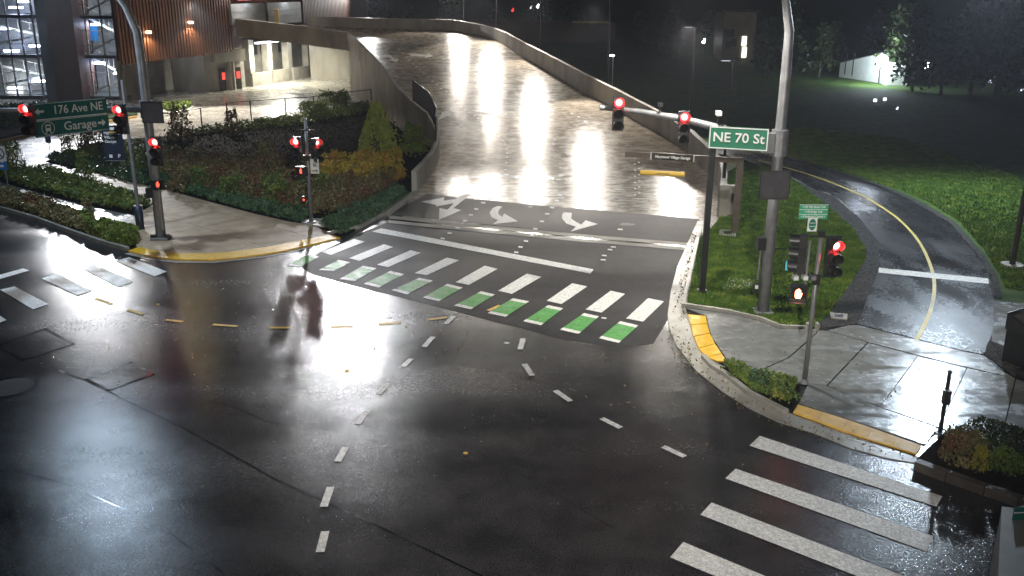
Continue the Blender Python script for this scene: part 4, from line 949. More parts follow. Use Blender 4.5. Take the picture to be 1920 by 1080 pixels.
MB().cyl(Vector((.14, -.12, .5)), Vector((.14, -.12, HZ(PL, 300))), .045, n=7).build('conduit', M['concrete'], lp)

# -- banner pole left
PB = G(264, 432); bpz = HZ(PB, 385); r = empty('banner_pole', PB, 0, 'slim grey pole in a thick dark base carrying the garage banner', 'pole')
MB().tube([(0, 0, 0), (0, 0, .35), (0, 0, bpz)], .17, .19, 12).build('base_cover', M['sign_navy'], r, True)
MB().cyl((0, 0, bpz), (-.05, 0, HZ(PB, 150)), .085, .06, 12).build('shaft', M['galv'], r)
b0, b1 = DP(199, 268, PB.y - .05), DP(236, 266, PB.y - .05); tz, bz_ = DP(216, 234, PB.y).z, DP(218, 299, PB.y).z
s = empty('banner_sign', ((b0 + b1) / 2 + Vector((-.05, -.15, 0))), 0, 'dark vertical banner with garage directions and parking symbols on the slim left pole', 'sign')
wb = (b1 - b0).length; hb_ = tz - bz_; MB().box((0, 0, 0), (wb, .03, hb_)).build('panel', M['sign_navy'], s)
for k, t in enumerate(('Marymoor', 'Village', 'Garage')): text(t, wb * .20, (-wb * .42, -.02, hb_ * (.28 - .12 * k)), M['sign_white'], s, align='LEFT', bold=.003)
text('P', wb * .26, (wb * .22, -.02, -hb_ * .38), M['sign_white'], s, bold=.004)
MB().box((0, 0, 0), (wb * .16, .006, hb_ * .09)).build('train_symbol', M['sign_white'], s).location = (-wb * .2, -.018, -hb_ * .38)
MB().box((0, 0, 0), (wb, .02, .03)).build('frame_bar', M['galv'], s).location = (0, -.01, -hb_ * .51)
s2 = DP(209, 242, PB.y - .3)
s = empty('small_sign', s2, 0, 'little black and white sign with an amber edge just above the garage banner', 'sign')
MB().box((0, 0, 0), (.36, .02, .3)).build('panel', M['housing'], s); MB().box((.02, -.014, .02), (.2, .006, .12)).build('symbol', M['sign_white'], s); MB().box((0, -.014, -.13), (.36, .006, .04)).build('edge', M['yellow_paint'], s)

# -- middle signal post
PM = G(584, 418, .1); pm = empty('signal_post', PM, 0, 'short grey signal post on the foundation slab between sidewalk and garden', 'signal pole')
zt = HZ(PM, 222) - .1
MB().cyl((0, 0, 0), (0, 0, zt), .085, .07, 12).build('shaft', M['galv'], pm, True); MB().box((0, 0, .04), (.35, .35, .1)).build('base_plate', M['galv'], pm)
MB().box((-.02, 0, HZ(PM, 300)), (.3, .2, .25)).build('bracket', M['housing'], pm); MB().box((.0, -.05, HZ(PM, 248)), (.75, .06, .06)).build('cross_bracket', M['housing'], pm)
signal_head(DP(556, 282, PM.y - .15), -.1, 'left and brighter of the twin red signals on the short garden post', sec=.40)
signal_head(DP(594, 283, PM.y - .0), .75, 'right and dimmer of the twin red signals on the short garden post', sec=.38, dim=True)
ped_head(DP(565, 321, PM.y - .15), -.5, 'dim orange pedestrian signal on the short garden post', M['dim_hand'], .42)
s = empty('small_sign', DP(590, 312, PM.y - .1), .1, 'small white notice sign on the right side of the short garden post', 'sign')
MB().box((0, 0, 0), (.38, .02, .66)).build('panel', M['sign_white'], s)
text('St', .20, (0, -.014, .06), M['housing'], s, bold=.006); text('ONE', .12, (0, -.014, -.2), M['housing'], s, bold=.004)
ringo = empty('push_button', DP(570, 374, PM.y - .12), 0, 'small lit push button low on the short garden post', 'button'); MB().box((0, 0, 0), (.14, .12, .3)).build('case', M['housing'], ringo); MB().cyl((0, -.06, 0), (0, -.08, 0), .05, n=12).build('button', M['dim_hand'], ringo)

# -- right pedestrian post with signals
PP = G(1508, 718, .06); pp = empty('signal_post', PP, 0, 'grey signal post at the right corner between bed and plaza', 'signal pole')
zt = HZ(PP, 446)
MB().cyl((0, 0, 0), (0, 0, zt), .07, .06, 12).build('shaft', M['galv'], pp, True); MB().cyl((0, 0, 0), (0, 0, .12), .13, .09, 12).build('base_collar', M['galv'], pp)
MB().box((.12, 0, zt - .02), (.9, .05, .05)).build('top_bracket', M['housing'], pp); MB().box((.12, 0, HZ(PP, 522)), (.75, .05, .05)).build('lower_bracket', M['housing'], pp)
MB().box((0, 0, HZ(PP, 527)), (.16, .16, .3)).build('clamp', M['housing'], pp); MB().box((0, 0, zt + .05), (.16, .16, .16)).build('cap', M['housing'], pp)
D = PP.y
signal_head(DP(1563, 484, D - .1), .12, 'red signal with dark housing on the right corner post', sec=.36)
# side-on signal seen from behind left
hd = signal_head(DP(1497, 476, D + .15), -1.9, 'dark signal turned away to the left on the right corner post', lit=False, sec=.36, group='signals facing away')
MB().cyl((0, -.3, -.36), (0, -.24, -.36), .13, n=14).build('green_glow_lens', M['cyan_lit'], hd)
ped_head(DP(1497, 551, D - .3), -.25, 'bright orange pedestrian signal on the right corner post', M['orange_hand'], .44)
for k, px in enumerate((1491, 1509, 1524)):
    b_ = empty('detector', DP(px, 520, D - .15), 0, ('small white detector left of the right corner post', 'small white detector close by the right corner post', 'small grey detector just right of the thin pipe on the corner post')[k], 'camera')
    MB().box((0, 0, 0), (.13, .2, .11)).build('body', M['sign_white'] if k < 2 else M['galv'], b_); MB().box((0, .08, .08), (.04, .04, .1)).build('mount', M['housing'], b_)
s = empty('trail_sign', DP(1525, 397, D - .05), .03, 'green three line trail direction sign above the right corner post', 'sign')
dz = (DP(1525, 384, D).z - DP(1525, 411, D).z) / 3; wt = (DP(1552, 397, D) - DP(1498, 397, D)).length
mg = mat('mint_sign_face', (.05, .36, .20), None, 2, (.4, .5))
for k, t in enumerate(('← NE 70th Street Trail', '← NE Bridge Trail', '← E Redmond Central →')):
    MB().box((0, 0, dz * (1 - k)), (wt, .02, dz * .97)).build('plate', mg, s)
    text(t.replace('←', '<').replace('→', '>'), dz * .62, (0, -.014, dz * (1 - k)), M['sign_white'], s, bold=.002, sx=.82)
    b_ = MB(); b_.box((0, -.012, dz * (1.46 - k)), (wt, .005, .014)); b_.build('line', M['sign_white'], s)
MB().cyl((0, .02, -dz * 1.5), (0, .02, -dz * 4.2), .02, n=6).build('stem', M['galv'], s)
s = empty('trail_emblem', DP(1523, 421, D - .06), 0, 'small white sign with a green oval under the trail direction sign', 'sign')
MB().box((0, 0, 0), (.25, .02, .37)).build('panel', M['sign_white'], s); mo = MB().prism([(.095 * math.cos(t * .3927), .155 * math.sin(t * .3927)) for t in range(16)], 0, .006).build('oval', M['sign_green'], s); mo.rotation_euler = (math.pi / 2, 0, 0); mo.location = (0, -.012, 0)
for z in (.045, -.045): MB().box((0, -.02, z), (.15, .004, .015)).build('stripe', M['sign_white'], s)
MB().cyl((.0, 0, .1), (.0, 0, HZ(PP, 450)), .001).build('ground_wire', M['galv'], pp)
# thin pipe left of the post
q = DP(1519, 451, D + .1); q2 = DP(1510, 535, D + .1)
MB().cyl(q - PP, q2 - PP, .035, n=8).build('pipe', M['galv'], pp)
for k in (1513, 1531):
    g_ = G(k, 622, .0); w_ = structure(MB().box((g_.x, g_.y, .15), (.08, .22, .3)).build('edging_post', M['concrete']))
def jbox(px, label, z=.06):
    P = pxpoly(px, z); c = sum(P, Vector()) / 4; r = empty('junction_box_lid', (c.x, c.y, 0), 0, label, 'utility box')
    MB().prism([(p.x - c.x, p.y - c.y) for p in P], 0, z + .05).build('collar', M['concrete'], r)
    MB().prism([((p.x - c.x) * .5, (p.y - c.y) * .5) for p in P], z + .05, z + .065).build('lid', M['iron'], r); return r
jbox([(1556, 588), (1589, 591), (1588, 601), (1558, 598)], 'small pale junction box lid at the end of the gravel verge')
jbox([(1350, 432), (1381, 433), (1379, 445), (1347, 442)], 'pale concrete footing with lid at the foot of the brown portal post')
v = mark([(1366, 521), (1410, 523), (1412, 540), (1354, 543)], 'vault_lid', M['concrete'], .075, parent=road)

# -- brown portal with clearance bar
PO = G(1377, 437, .05); r = empty('clearance_portal', PO, 0, 'brown cantilever portal on the lawn reading Marymoor Village Garage over the ramp lane', 'gantry')
zp = HZ(PO, 303)
MB().box((0, 0, zp / 2), (.24, .3, zp)).build('post', M['brown_metal'], r)
# arm end in plan: keep height constant
lo = G(1172, 289, zp + PO.z); A = Vector((0, 0, zp)); Bv = lo - PO
Bv = DP(1172, 289, PO.y - .1) - PO
d = Vector((Bv.x, Bv.y, 0)); L = d.length; ay = math.atan2(-d.y, -d.x)
def armbox(t0, t1, name, m, hh=.24, dd=.16, out=0):
    a, b = A.lerp(Bv, t0), A.lerp(Bv, t1); n = Vector((d.y, -d.x, 0)).normalized() * -1
    u = Vector((0, 0, hh / 2)); n = Vector((0, 1, 0)) * dd / 2; a = a + Vector((0, -out, 0)); b = b + Vector((0, -out, 0))
    vs = [a - u - n, b - u - n, b - u + n, a - u + n, a + u - n, b + u - n, b + u + n, a + u + n]
    return MB().add(vs, ((0, 1, 2, 3), (7, 6, 5, 4), (4, 5, 1, 0), (5, 6, 2, 1), (6, 7, 3, 2), (7, 4, 0, 3))).build(name, m, r)
armbox(-.02, 1, 'arm', M['brown_metal'])
armbox(.415, .775, 'name_panel', M['dark_metal'], .29, .04, .11)
for t in (.41, .78): armbox(t - .004, t + .004, 'divider', M['sign_white'], .32, .04, .13)
mid = A.lerp(Bv, .595)
tx = text('Marymoor Village Garage', .165, mid + Vector((0, -.19, 0)), M['sign_white'], r, bold=.006, sx=.9)
tx.rotation_euler = (math.pi / 2, math.atan2(Bv.z - A.z, -Bv.x) * 1.0, 0)
cb0, cb1 = DP(1200, 323, PO.y - .1), DP(1283, 327, PO.y - .1)
cl = empty('clearance_bar', (cb0 + cb1) / 2, math.atan2(cb1.y - cb0.y, cb1.x - cb0.x), 'yellow clearance bar hanging under the portal arm over the ramp lane', 'bar')
cl.rotation_euler = (0, -math.atan2(cb1.z - cb0.z, (cb1 - cb0).length), cl.rotation_euler[2])
Lc = (cb1 - cb0).length
MB().cyl((-Lc / 2, 0, 0), (Lc / 2, 0, 0), .11, n=12).build('tube', M['yellow_bar'], cl)
text('CLEARANCE', .11, (0, -.115, 0), M['housing'], cl)
for x in (-.42, .42): MB().cyl((x * Lc, 0, .05), (x * Lc, 0, .72), .008, n=4).build('chain', M['housing'], cl)
# black post
PK = G(1316, 548, .05); r = empty('black_post', PK, 0, 'tall square black post on the lawn kerb reaching the NE 70 St sign', 'post')
zk = HZ(PK, 268); MB().box((0, 0, zk / 2), (.2, .2, zk)).build('shaft', M['black'], r); MB().box((0, 0, .05), (.34, .34, .08)).build('base_plate', M['black'], r)
px_ = G(1357, 388); r = empty('dark_post', px_, 0, 'short dark cabinet post behind the end piers of the ramp wall', 'post'); zq = HZ(px_, 300); MB().box((0, .5, zq / 2), (.16, .16, zq)).build('shaft', M['black'], r); MB().box((0, .3, HZ(px_, 350)), (.34, .3, .35)).build('box', M['black'], r)

# -- right: push button bollard, bin, cabinet
pb = G(1762, 812, .06); r = empty('push_button_post', pb, 0, 'short dark push button post on the bright wet plaza', 'post')
zb = HZ(pb, 702); MB().cyl((0, 0, 0), (.0, 0, zb), .05, .045, 10).build('shaft', M['black'], r); MB().cyl((0, 0, 0), (0, 0, .03), .14, n=12).build('base_plate', M['galv'], r)
MB().box((-.02, -.08, zb * .62), (.16, .14, .36)).build('button_box', M['housing'], r)
MB().cyl((0, 0, zb), (0, 0, zb + .06), .065, .03, 10).build('cap', M['black'], r)
bc = G(1905, 682, .06) + Vector((.20, .10, 0)); r = empty('litter_bin', bc, .55, 'black litter bin with sloping lid at the right edge beside the path', 'bin')
bb = MB().box((0, 0, .55), (.78, .74, 1.1), 0, 1.04); bb.build('body', M['black'], r)
MB().add([(-.44, -.42, 1.12), (.44, -.42, 1.12), (.44, .42, 1.5), (-.44, .42, 1.5), (-.44, -.42, 1.02), (.44, -.42, 1.02), (.44, .42, 1.02), (-.44, .42, 1.02)], ((0, 1, 2, 3), (4, 5, 1, 0), (5, 6, 2, 1), (6, 7, 3, 2), (7, 4, 0, 3), (7, 6, 5, 4))).build('sloping_lid', M['housing'], r)
MB().add([(-.33, -.30, 1.19), (.1, -.30, 1.19), (.1, .28, 1.45), (-.33, .28, 1.45)], [(0, 1, 2, 3)]).build('lid_panel', M['brown_metal'], r)
e_ = MB(); e_.box((0, -.43, 1.12), (.92, .03, .04)); e_.box((0, .43, 1.5), (.92, .03, .04)); e_.build('edge_trim', M['galv'], r)
e_ = MB(); e_.add([(.16, -.40, 1.15), (.22, -.40, 1.15), (.22, .40, 1.51), (.16, .40, 1.51)], [(0, 1, 2, 3)]); e_.build('handle_bar', M['galv'], r)
# cabinet lower right
ct = [G(x, y, 1.35) for x, y in ((1879, 950), (1935, 956), (1935, 1120), (1871, 1100))]
c = sum(ct, Vector()) / 4; r = empty('utility_cabinet', (c.x, c.y, 0), 0, 'pale grey utility cabinet cut off by the lower right corner', 'cabinet')
cabm = mat('grey_cabinet_metal', (.17, .17, .165), (.22, .22, .21), 2, (.4, .55)); MB().prism([(p.x - c.x, p.y - c.y) for p in ct], 0, 1.28).build('body', cabm, r)
MB().prism([((p.x - c.x) * 1.02, (p.y - c.y) * 1.02) for p in ct], 1.285, 1.34).build('top', cabm, r)
g_ = DP(1914, 965, c.y + .9); s = empty('green_sign', g_, .1, 'green sign panel above the pale cabinet at the right edge', 'sign'); MB().box((0, 0, 0), (.3, .02, .34)).build('face', M['sign_teal'], s); MB().box((0, -.012, .05), (.3, .004, .02)).build('line', M['sign_white'], s)
MB().cyl((.05, .03, .15), (.05, .03, -g_.z), .025, n=6).build('post', M['galv'], s)
# left edge signs
g0 = G(8, 350, .06); r = empty('no_turn_sign', g0, .1, 'white no turn sign with a circle over a blue sign at the left edge', 'sign')
for x in (-.2, .2): MB().cyl((x, 0, 0), (x, 0, HZ(g0, 280)), .035, n=7).build('post', M['galv'], r)
z1 = HZ(g0, 290); MB().box((0, -.05, z1), (.72, .02, .78)).build('panel', M['sign_white'], r)
ring2(r, .31, .25, (0, -.065, z1), M['housing'], 'circle')
o = MB().box((0, 0, 0), (.56, .006, .05)).build('slash', M['housing'], r); o.location = (0, -.066, z1); o.rotation_euler = (0, .78, 0)
arrow(.3, .22, M['housing'], (0, -.064, z1 - .02), r, -1).rotation_euler = (math.pi / 2, .6, 0)
z2 = HZ(g0, 313); MB().box((0, -.05, z2), (.66, .02, .4)).build('blue_panel', M['sign_blue'], r); MB().box((0, -.065, z2), (.34, .005, .12)).build('white_mark', M['sign_white'], r)
g0 = G(94, 285, 0); r = empty('small_post_sign', g0, 0, 'small dark sign on a thin post in the bright driveway', 'sign'); MB().cyl((0, 0, 0), (0, 0, 1.0), .025, n=6).build('post', M['galv'], r); MB().box((0, -.03, .85), (.36, .03, .5)).build('panel', M['housing'], r); MB().box((0, -.05, .9), (.14, .005, .2)).build('mark', M['sign_blue'], r)

# ------------------------------------------------------------------ street lamps beyond the ramp
def lamp_pole(px, D, zl, lpx, m, label, power, lpy=None, col=(1, .92, .82), size=165, name='street_lamp', zb=-.3, tz=None):
    dd = ray(px, 200); b = Vector((dd.x / dd.y * D, D, zb)); dl = ray(lpx, 200); lx = dl.x / dl.y * D
    # correct column lean
    v = b.copy(); 
    r = empty(name, b, 0, label, 'street lamp', 'street lamps along the ramp'); h = zl - zb
    MB().cyl((0, 0, 0), (0, 0, h), .09, .06, 8).build('pole', M['dark_metal'], r)
    MB().cyl((0, 0, h - .05), (lx - b.x, 0, h + .08), .045, n=6).build('arm', M['dark_metal'], r)
    hd = MB().box((0, 0, 0), (.7, .34, .1)).build('luminaire', M['dark_metal'], r); hd.location = (lx - b.x, 0, h + .06)
    MB().box((0, 0, -.06), (.5, .26, .02)).build('lamp_glass', m, hd)
    spot('ramp_lamp_light', (lx, D, zl - .12), (lx - 1.2, D - (17 if zl < 8 else 10), Zd(D - 11)), power, col, 62, .5, .7)
    return r
def colx(px, py, D): return DP(px, py, D).x
lamps = [(1137, 75, 9.75, 1109, 'fourth street lamp pole from the left behind the ramp wall'), (1012, 90, 10.6, 1003, 'third street lamp pole from the left behind the ramp wall'),
         (931, 100, 10.3, 920, 'second street lamp pole from the left behind the ramp wall'), (871, 112, 9.6, 861, 'first and farthest street lamp pole from the left behind the ramp wall')]
for (px, D, z, lpx, lb) in lamps: lamp_pole(px, D, z, lpx, M['lamp_dim'], lb, 5400)
lamp_pole(1294, 77, 7.4, 1281, M['lamp_dim'], 'fifth street lamp pole with its head visible above the dark field', 6000)
lamp_pole(1366, 56.6, 6.4, 1354, M['lamp_dim'], 'reddish lit lamp pole right of the ramp wall with its head visible', 350)
def path_lamp(px, py, D, lpx, pyb, label):
    t = DP(px, py, D); b = DP(px, pyb, D); r = empty('path_lamp', (t.x, D, 0), 0, label, 'street lamp')
    MB().cyl((0, 0, 0), (0, 0, t.z), .06, .05, 8).build('pole', M['pale_metal'], r); x = DP(lpx, py, D).x - t.x
    MB().box((x / 2, 0, t.z), (abs(x) + .12, .14, .1)).build('luminaire', M['lamp_white'], r)
path_lamp(1150, 104, 88, 1145, 160, 'small white lit path lamp far beyond the ramp wall'); path_lamp(1474, 153, 62, 1467, 300, 'small white lit path lamp left of the tall signal pole')
# plaza lamp at the right edge
b = G(1897, 500, 0); r = empty('street_lamp', b, 0, 'dark lamp pole on a pale round base at the right edge of the lawn', 'street lamp')
MB().cyl((0, 0, 0), (0, 0, .12), .42, n=18).build('base', M['concrete'], r); MB().cyl((0, 0, .12), (.0, 0, 11.6), .11, .08, 10).build('pole', M['dark_metal'], r)
D = 46.0; hx = colx(1862, 0, D); r = empty('street_lamp', (hx + 3.4, D, 0), 0, 'tall street lamp pole just outside the right edge lighting the plaza', 'street lamp')
MB().cyl((0, 0, 0), (0, 0, 11.5), .11, .08, 10).build('pole', M['dark_metal'], r); MB().cyl((0, 0, 11.5), (-3.4, 0, 11.65), .05, n=6).build('arm', M['dark_metal'], r)
hd = MB().box((0, 0, 0), (.8, .4, .1)).build('luminaire', M['dark_metal'], r); hd.location = (-3.4, 0, 11.65); MB().box((0, 0, -.06), (.6, .3, .02)).build('lamp_glass', M['lamp_blue'], hd)
spot('plaza_lamp_light', (hx, D, 11.5), (hx, D - 7, 0), 6500, (.72, .86, 1), 160, .25)
# luminaires of the two signal poles
lw_ = PR + Vector((-3.3, -.66, 11.75)); spot('signal_pole_light', lw_, lw_ - Vector((-1.2, -1.5, 5)), 3000, (1, .96, .86), 100, .2, .5)
lw_ = PL + Vector((-3.3, -.85, topL + 2.7)); spot('signal_pole_light', lw_, lw_ - Vector((0, 1, 5)), 1900, (.62, .8, 1), 160, .25)
# unseen lamp behind the camera, added to light the crossing and signs
cpz = 12.2; r = empty('street_lamp', (2.5, -3.2, 0), 0, 'unseen lamp pole behind the camera, added to light the crossing and signs', 'street lamp')
MB().cyl((0, 0, 0), (0, 0, cpz), .16, .1, 12).build('pole', M['galv'], r); MB().cyl((0, 0, cpz), (-1, 2.2, cpz + .1), .05, n=6).build('arm', M['galv'], r)
spot('camera_side_fill_light', (1.5, -1.0, cpz), (0, 38, 0), 13000, (1, .96, .9), 66, .25, 1.0)

# ------------------------------------------------------------------ wet night air
hz = MB().box((0, 260, 17.5), (860, 760, 38)).build('haze', None); hz['kind'] = 'stuff'; hz['label'] = 'thin wet night air over the whole place'
hm = bpy.data.materials.new('haze_air'); hm.use_nodes = True; hn = hm.node_tree; hn.nodes.clear()
ho = hn.nodes.new('ShaderNodeOutputMaterial'); hv = hn.nodes.new('ShaderNodeVolumePrincipled'); hv.inputs['Color'].default_value = (.8, .86, 1, 1)
hv.inputs['Density'].default_value = .0005; hv.inputs['Anisotropy'].default_value = .3
hn.links.new(hv.outputs[0], ho.inputs['Volume']); hz.data.materials.append(hm)

# ------------------------------------------------------------------ garage building
gar = empty('garage_building', (0, 0, 0), 0, 'parking garage with rust brown slat screen, concrete base and ramp entrance', 'building')
def fseg(px0, px1, z0, z1, off, t, name, m, parent=gar, offb=None):
    a, b = Fpx(px0, 0, off), Fpx(px1, 0, off if offb is None else offb)
    return wall_seg(a, b, z0, z1, z0, z1, t, 1).build(name, m, parent)
# ground floor walls
g387, g455, g650 = G(387, 173), G(455, 166), G(651, 134); g327, g235 = G(327, 170), G(232, 188)
HW = HZ(g387, 97)
wall_seg(g387, g455, -.2, HW, -.2, HW, .4, 1).build('base_wall', M['wall_concrete'], gar)
wall_seg(g327, g387, -.2, HW, -.2, HW, .4, 1).build('base_wall', M['wall_concrete'], gar)
g327b = Vector((g327.x - .6, g327.y + 1.5, 0)); wall_seg(g235, g327b, -.2, HW, -.2, HW, .4, 1).build('base_wall', M['wall_concrete'], gar)
# shutter lines on recessed wall
sh = MB()
for k in range(10):
    z = .5 + k * .38; a, b = g327b.lerp(g235, .05), g327b.lerp(g235, .62); a = a + Vector((.03, -.05, 0)); b = b + Vector((.03, -.05, 0))
    sh.add([(a.x, a.y, z), (b.x, b.y, z), (b.x, b.y, z + .3), (a.x, a.y, z + .3)], [(0, 1, 2, 3)])
sh.build('roller_shutter', M['concrete'], gar)
# wall under the bridge with recess and columns
back0, back1 = g455 + Vector((-2.4, 1.6, 0)), g650 + Vector((-2.4, 1.6, 0))
wall_seg(back0, back1, -.2, 5.0, -.2, 5.0, .3, 1).build('recess_wall', M['concrete'], gar)
def Lpt(px, y0=g455, y1=g650):   # point on the plinth line at column px
    dd = ray(px, 150); k = Vector((dd.x / dd.y, 1)); e = y1 - y0; # y0 + s e = k*y
    s_ = (k.x * y0.y - y0.x) / (e.x - k.x * e.y); return y0 + e * s_
for x0, x1 in ((474, 506), (514, 543), (552, 580), (588, 620)):
    a, b = Lpt(x0), Lpt(x1); wall_seg(a, b, -.1, 1.35, -.1, 1.35, .35, 1).build('plinth', M['concrete'], gar)
for x0 in (478, 512, 549, 586):
    a = Lpt(x0); c_ = a + Vector((-.55, .3, 0)); MB().box((c_.x, c_.y, 2.4), (.75, .9, 4.8), math.atan2(FD.y, FD.x) - math.pi / 2).build('column', M['concrete'], gar)
a, b = back0.lerp(back1, .12), back0.lerp(back1, .9)
for t in (.2, .32, .48):
    a = back0.lerp(back1, t); b = back0.lerp(back1, t + .09); off = Vector((.1, -.03, 0)); wall_seg(a + off, b + off, 2.9, 4.2, 2.9, 4.2, .05, 1).build('dark_opening', M['black'], gar)
dr = Lpt(622); dr2 = Lpt(636); wall_seg(dr + Vector((.0, -.1, 0)), dr2 + Vector((.0, -.1, 0)), 0, 2.15, 0, 2.15, .12, 1).build('door', mat('grey_door', (.12, .10, .085), None, 2, (.5, .6)), gar)
wall_seg(Lpt(605) + Vector((-.4, .35, 0)), Lpt(655) + Vector((-.4, .35, 0)), -.1, 5, -.1, 5, .1, 1).build('recess_wall', M['wall_concrete'], gar)
for x0, x1 in ((411, 422), (438, 451)):
    e = g455 - g387; e1 = lambda px: g387 + e * ((lambda k: (k * g387.y - g387.x) / (e.x - k * e.y))(ray(px, 150).x / ray(px, 150).y))
    a, b = e1(x0), e1(x1); o_ = Vector((.12, -.08, 0)); wall_seg(a + o_, b + o_, 0, 2.2, 0, 2.2, .1, 1).build('door', M['black'], gar)
    o2 = Vector((.26, -.12, 0)); wall_seg(a.lerp(b, .2) + o2, a.lerp(b, .7) + o2, 1.1, 1.8, 1.1, 1.8, .03, 1).build('red_door_sign', M['red_sign'], gar)
wall_seg(e1(398) + Vector((.5, -.3, 0)), e1(456) + Vector((.5, -.3, 0)), HW - 1.1, HW + .1, HW - 1.1, HW + .1, .7, 1).build('canopy', M['wall_concrete'], gar)
for px in (427, 433): 
    a = e1(px) + Vector((.35, -.2, 0)); MB().box((a.x, a.y, (HW - 1.1) / 2), (.3, .3, HW - 1.1)).build('pilaster', M['concrete'], gar)
# slat screen
fseg(222, 690, HW + .0, 17, -1.6, .2, 'inner_wall', M['dark_slat'])
def slats(px0, px1, z0, z1, m, step=.44, off=0.0):
    a, b = Fpx(px0, 0, off), Fpx(px1, 0, off); L = (b - a).length; k = int(L / step); w = MB(); rz = math.atan2((b - a).y, (b - a).x)
    for i in range(k):
        p = a.lerp(b, (i + .5) / k); w.box((p.x, p.y, (z0 + z1) / 2 + random.uniform(-.04, .04)), (.24, .14, z1 - z0), rz)
    return tag(w.build('slat_screen', m, gar), None, None, None, 'stuff')
slats(225, 440, HW - .15, 9.2, M['slat']); slats(225, 440, 9.3, 17, M['slat'])
slats(572, 690, 6.0, 17, M['dark_slat'], .35)
slats(440, 572, 10.2, 17, M['slat'])
for z in (HW + 1.6, 9.25, 12.5): fseg(225, 440, z, z + .1, -.15, .06, 'screen_rail', M['dark_metal'])
# entrance level band and lit bars
fseg(440, 505, 6.4, 8.4, .25, .3, 'entrance_panel', M['pale_metal']); fseg(508, 569, 6.2, 8.4, .25, .3, 'entrance_panel', M['pale_metal'])
for z in (7.0, 7.6): fseg(440, 569, z, z + .04, .27, .02, 'panel_line', M['frame'])
fseg(505, 508, 6.2, 8.6, .35, .3, 'jamb', M['charcoal'])
fseg(455, 480, 8.75, 8.95, .3, .1, 'lit_bar', M['red_bar']); fseg(488, 505, 8.75, 8.9, .3, .1, 'lit_bar', M['red_bar']); fseg(527, 567, 8.75, 8.95, .3, .1, 'lit_bar', M['amber_bar'])
for px in (472, 545):
    a = Fpx(px, 9.0, .6); MB().box((a.x, a.y, 9.0), (.9, .4, .14)).build('ceiling_light', M['lamp_white'], gar)
a = Fpx(505, 9.3, 2.2); area('entrance_light', (a.x, a.y, 9.6), (a.x + 3, a.y - 4, 6), 260, 6, 1, (1, .9, .85))
a = Fpx(524, 0, .55); MB().box((a.x, a.y, 7.0), (.4, .2, 1.5)).build('yellow_marker', M['yellow_bar'], gar)
# wall lights on the slats
for px, z in ((283, 6.3), (363, 6.9)):
    a = Fpx(px, 0, .35); lf = MB().box((a.x, a.y, z), (.4, .25, .2)).build('wall_light', M['lamp_warm'], gar)
    spot('wall_light_down', (a.x + .25, a.y - .1, z - .2), (a.x, a.y, 0), 160, (1, .8, .55), 140, .12)
for px in range(300, 430, 12):
    a = Fpx(px, 0, -.6)
bl = area('screen_backlight', Fpx(345, 8.2, -.8), Fpx(345, 8.2, 3), 60, 9, .3, (1, .85, .7)); 
# bright ceiling light under the bridge
ca, cb = g455.lerp(g650, .08) + Vector((.9, -.5, 0)), g455.lerp(g650, .52) + Vector((.9, -.5, 0)); mid = (ca + cb) / 2
d_ = (cb - ca); o = MB().box((0, 0, 0), (d_.length, .5, .12)).build('ceiling_light', emi('bridge_strip', (.85, .9, 1), 7), gar); o.location = (mid.x, mid.y, 4.5); o.rotation_euler = (0, 0, math.atan2(d_.y, d_.x))
mid = g455.lerp(g650, .2) + Vector((1.6, -.7, 0)); area('underpass_light', (mid.x, mid.y, 4.35), (mid.x + .5, mid.y, 0), 900, d_.length * .6, .6, (1, .96, .78)).rotation_euler = (0, 0, math.atan2(d_.y, d_.x))
a = Fpx(340, 0, 4); spot('driveway_light', (a.x + 2, a.y - 2, 9), (a.x + 4, a.y - 6, 0), 8000, (1, .93, .84), 100, .25)
# roof floodlight of the garage, above the picture
fl_ = Fpx(622, 25, 1.0); MB().box((fl_.x, fl_.y, 24.6), (1.2, .6, .5)).build('roof_floodlight', M['dark_metal'], gar)
fseg(222, 760, 17, 31.5, -.4, .5, 'upper_wall', M['dark_slat'])
spot('roof_floodlight_light', (fl_.x + .2, fl_.y - .9, 24.2), G(610, 550), 42000, (.97, .97, 1), 7.5, .8, 1.0)
fl2 = Fpx(690, 13, 1.0); spot('roof_floodlight_light', (fl2.x + .3, fl2.y - .9, 9.9), (-12, 95, 4), 5000, (1, .98, .95), 130, .3); MB().box((fl2.x, fl2.y, 10.3), (.8, .5, .3)).build('roof_floodlight', M['dark_metal'], gar)

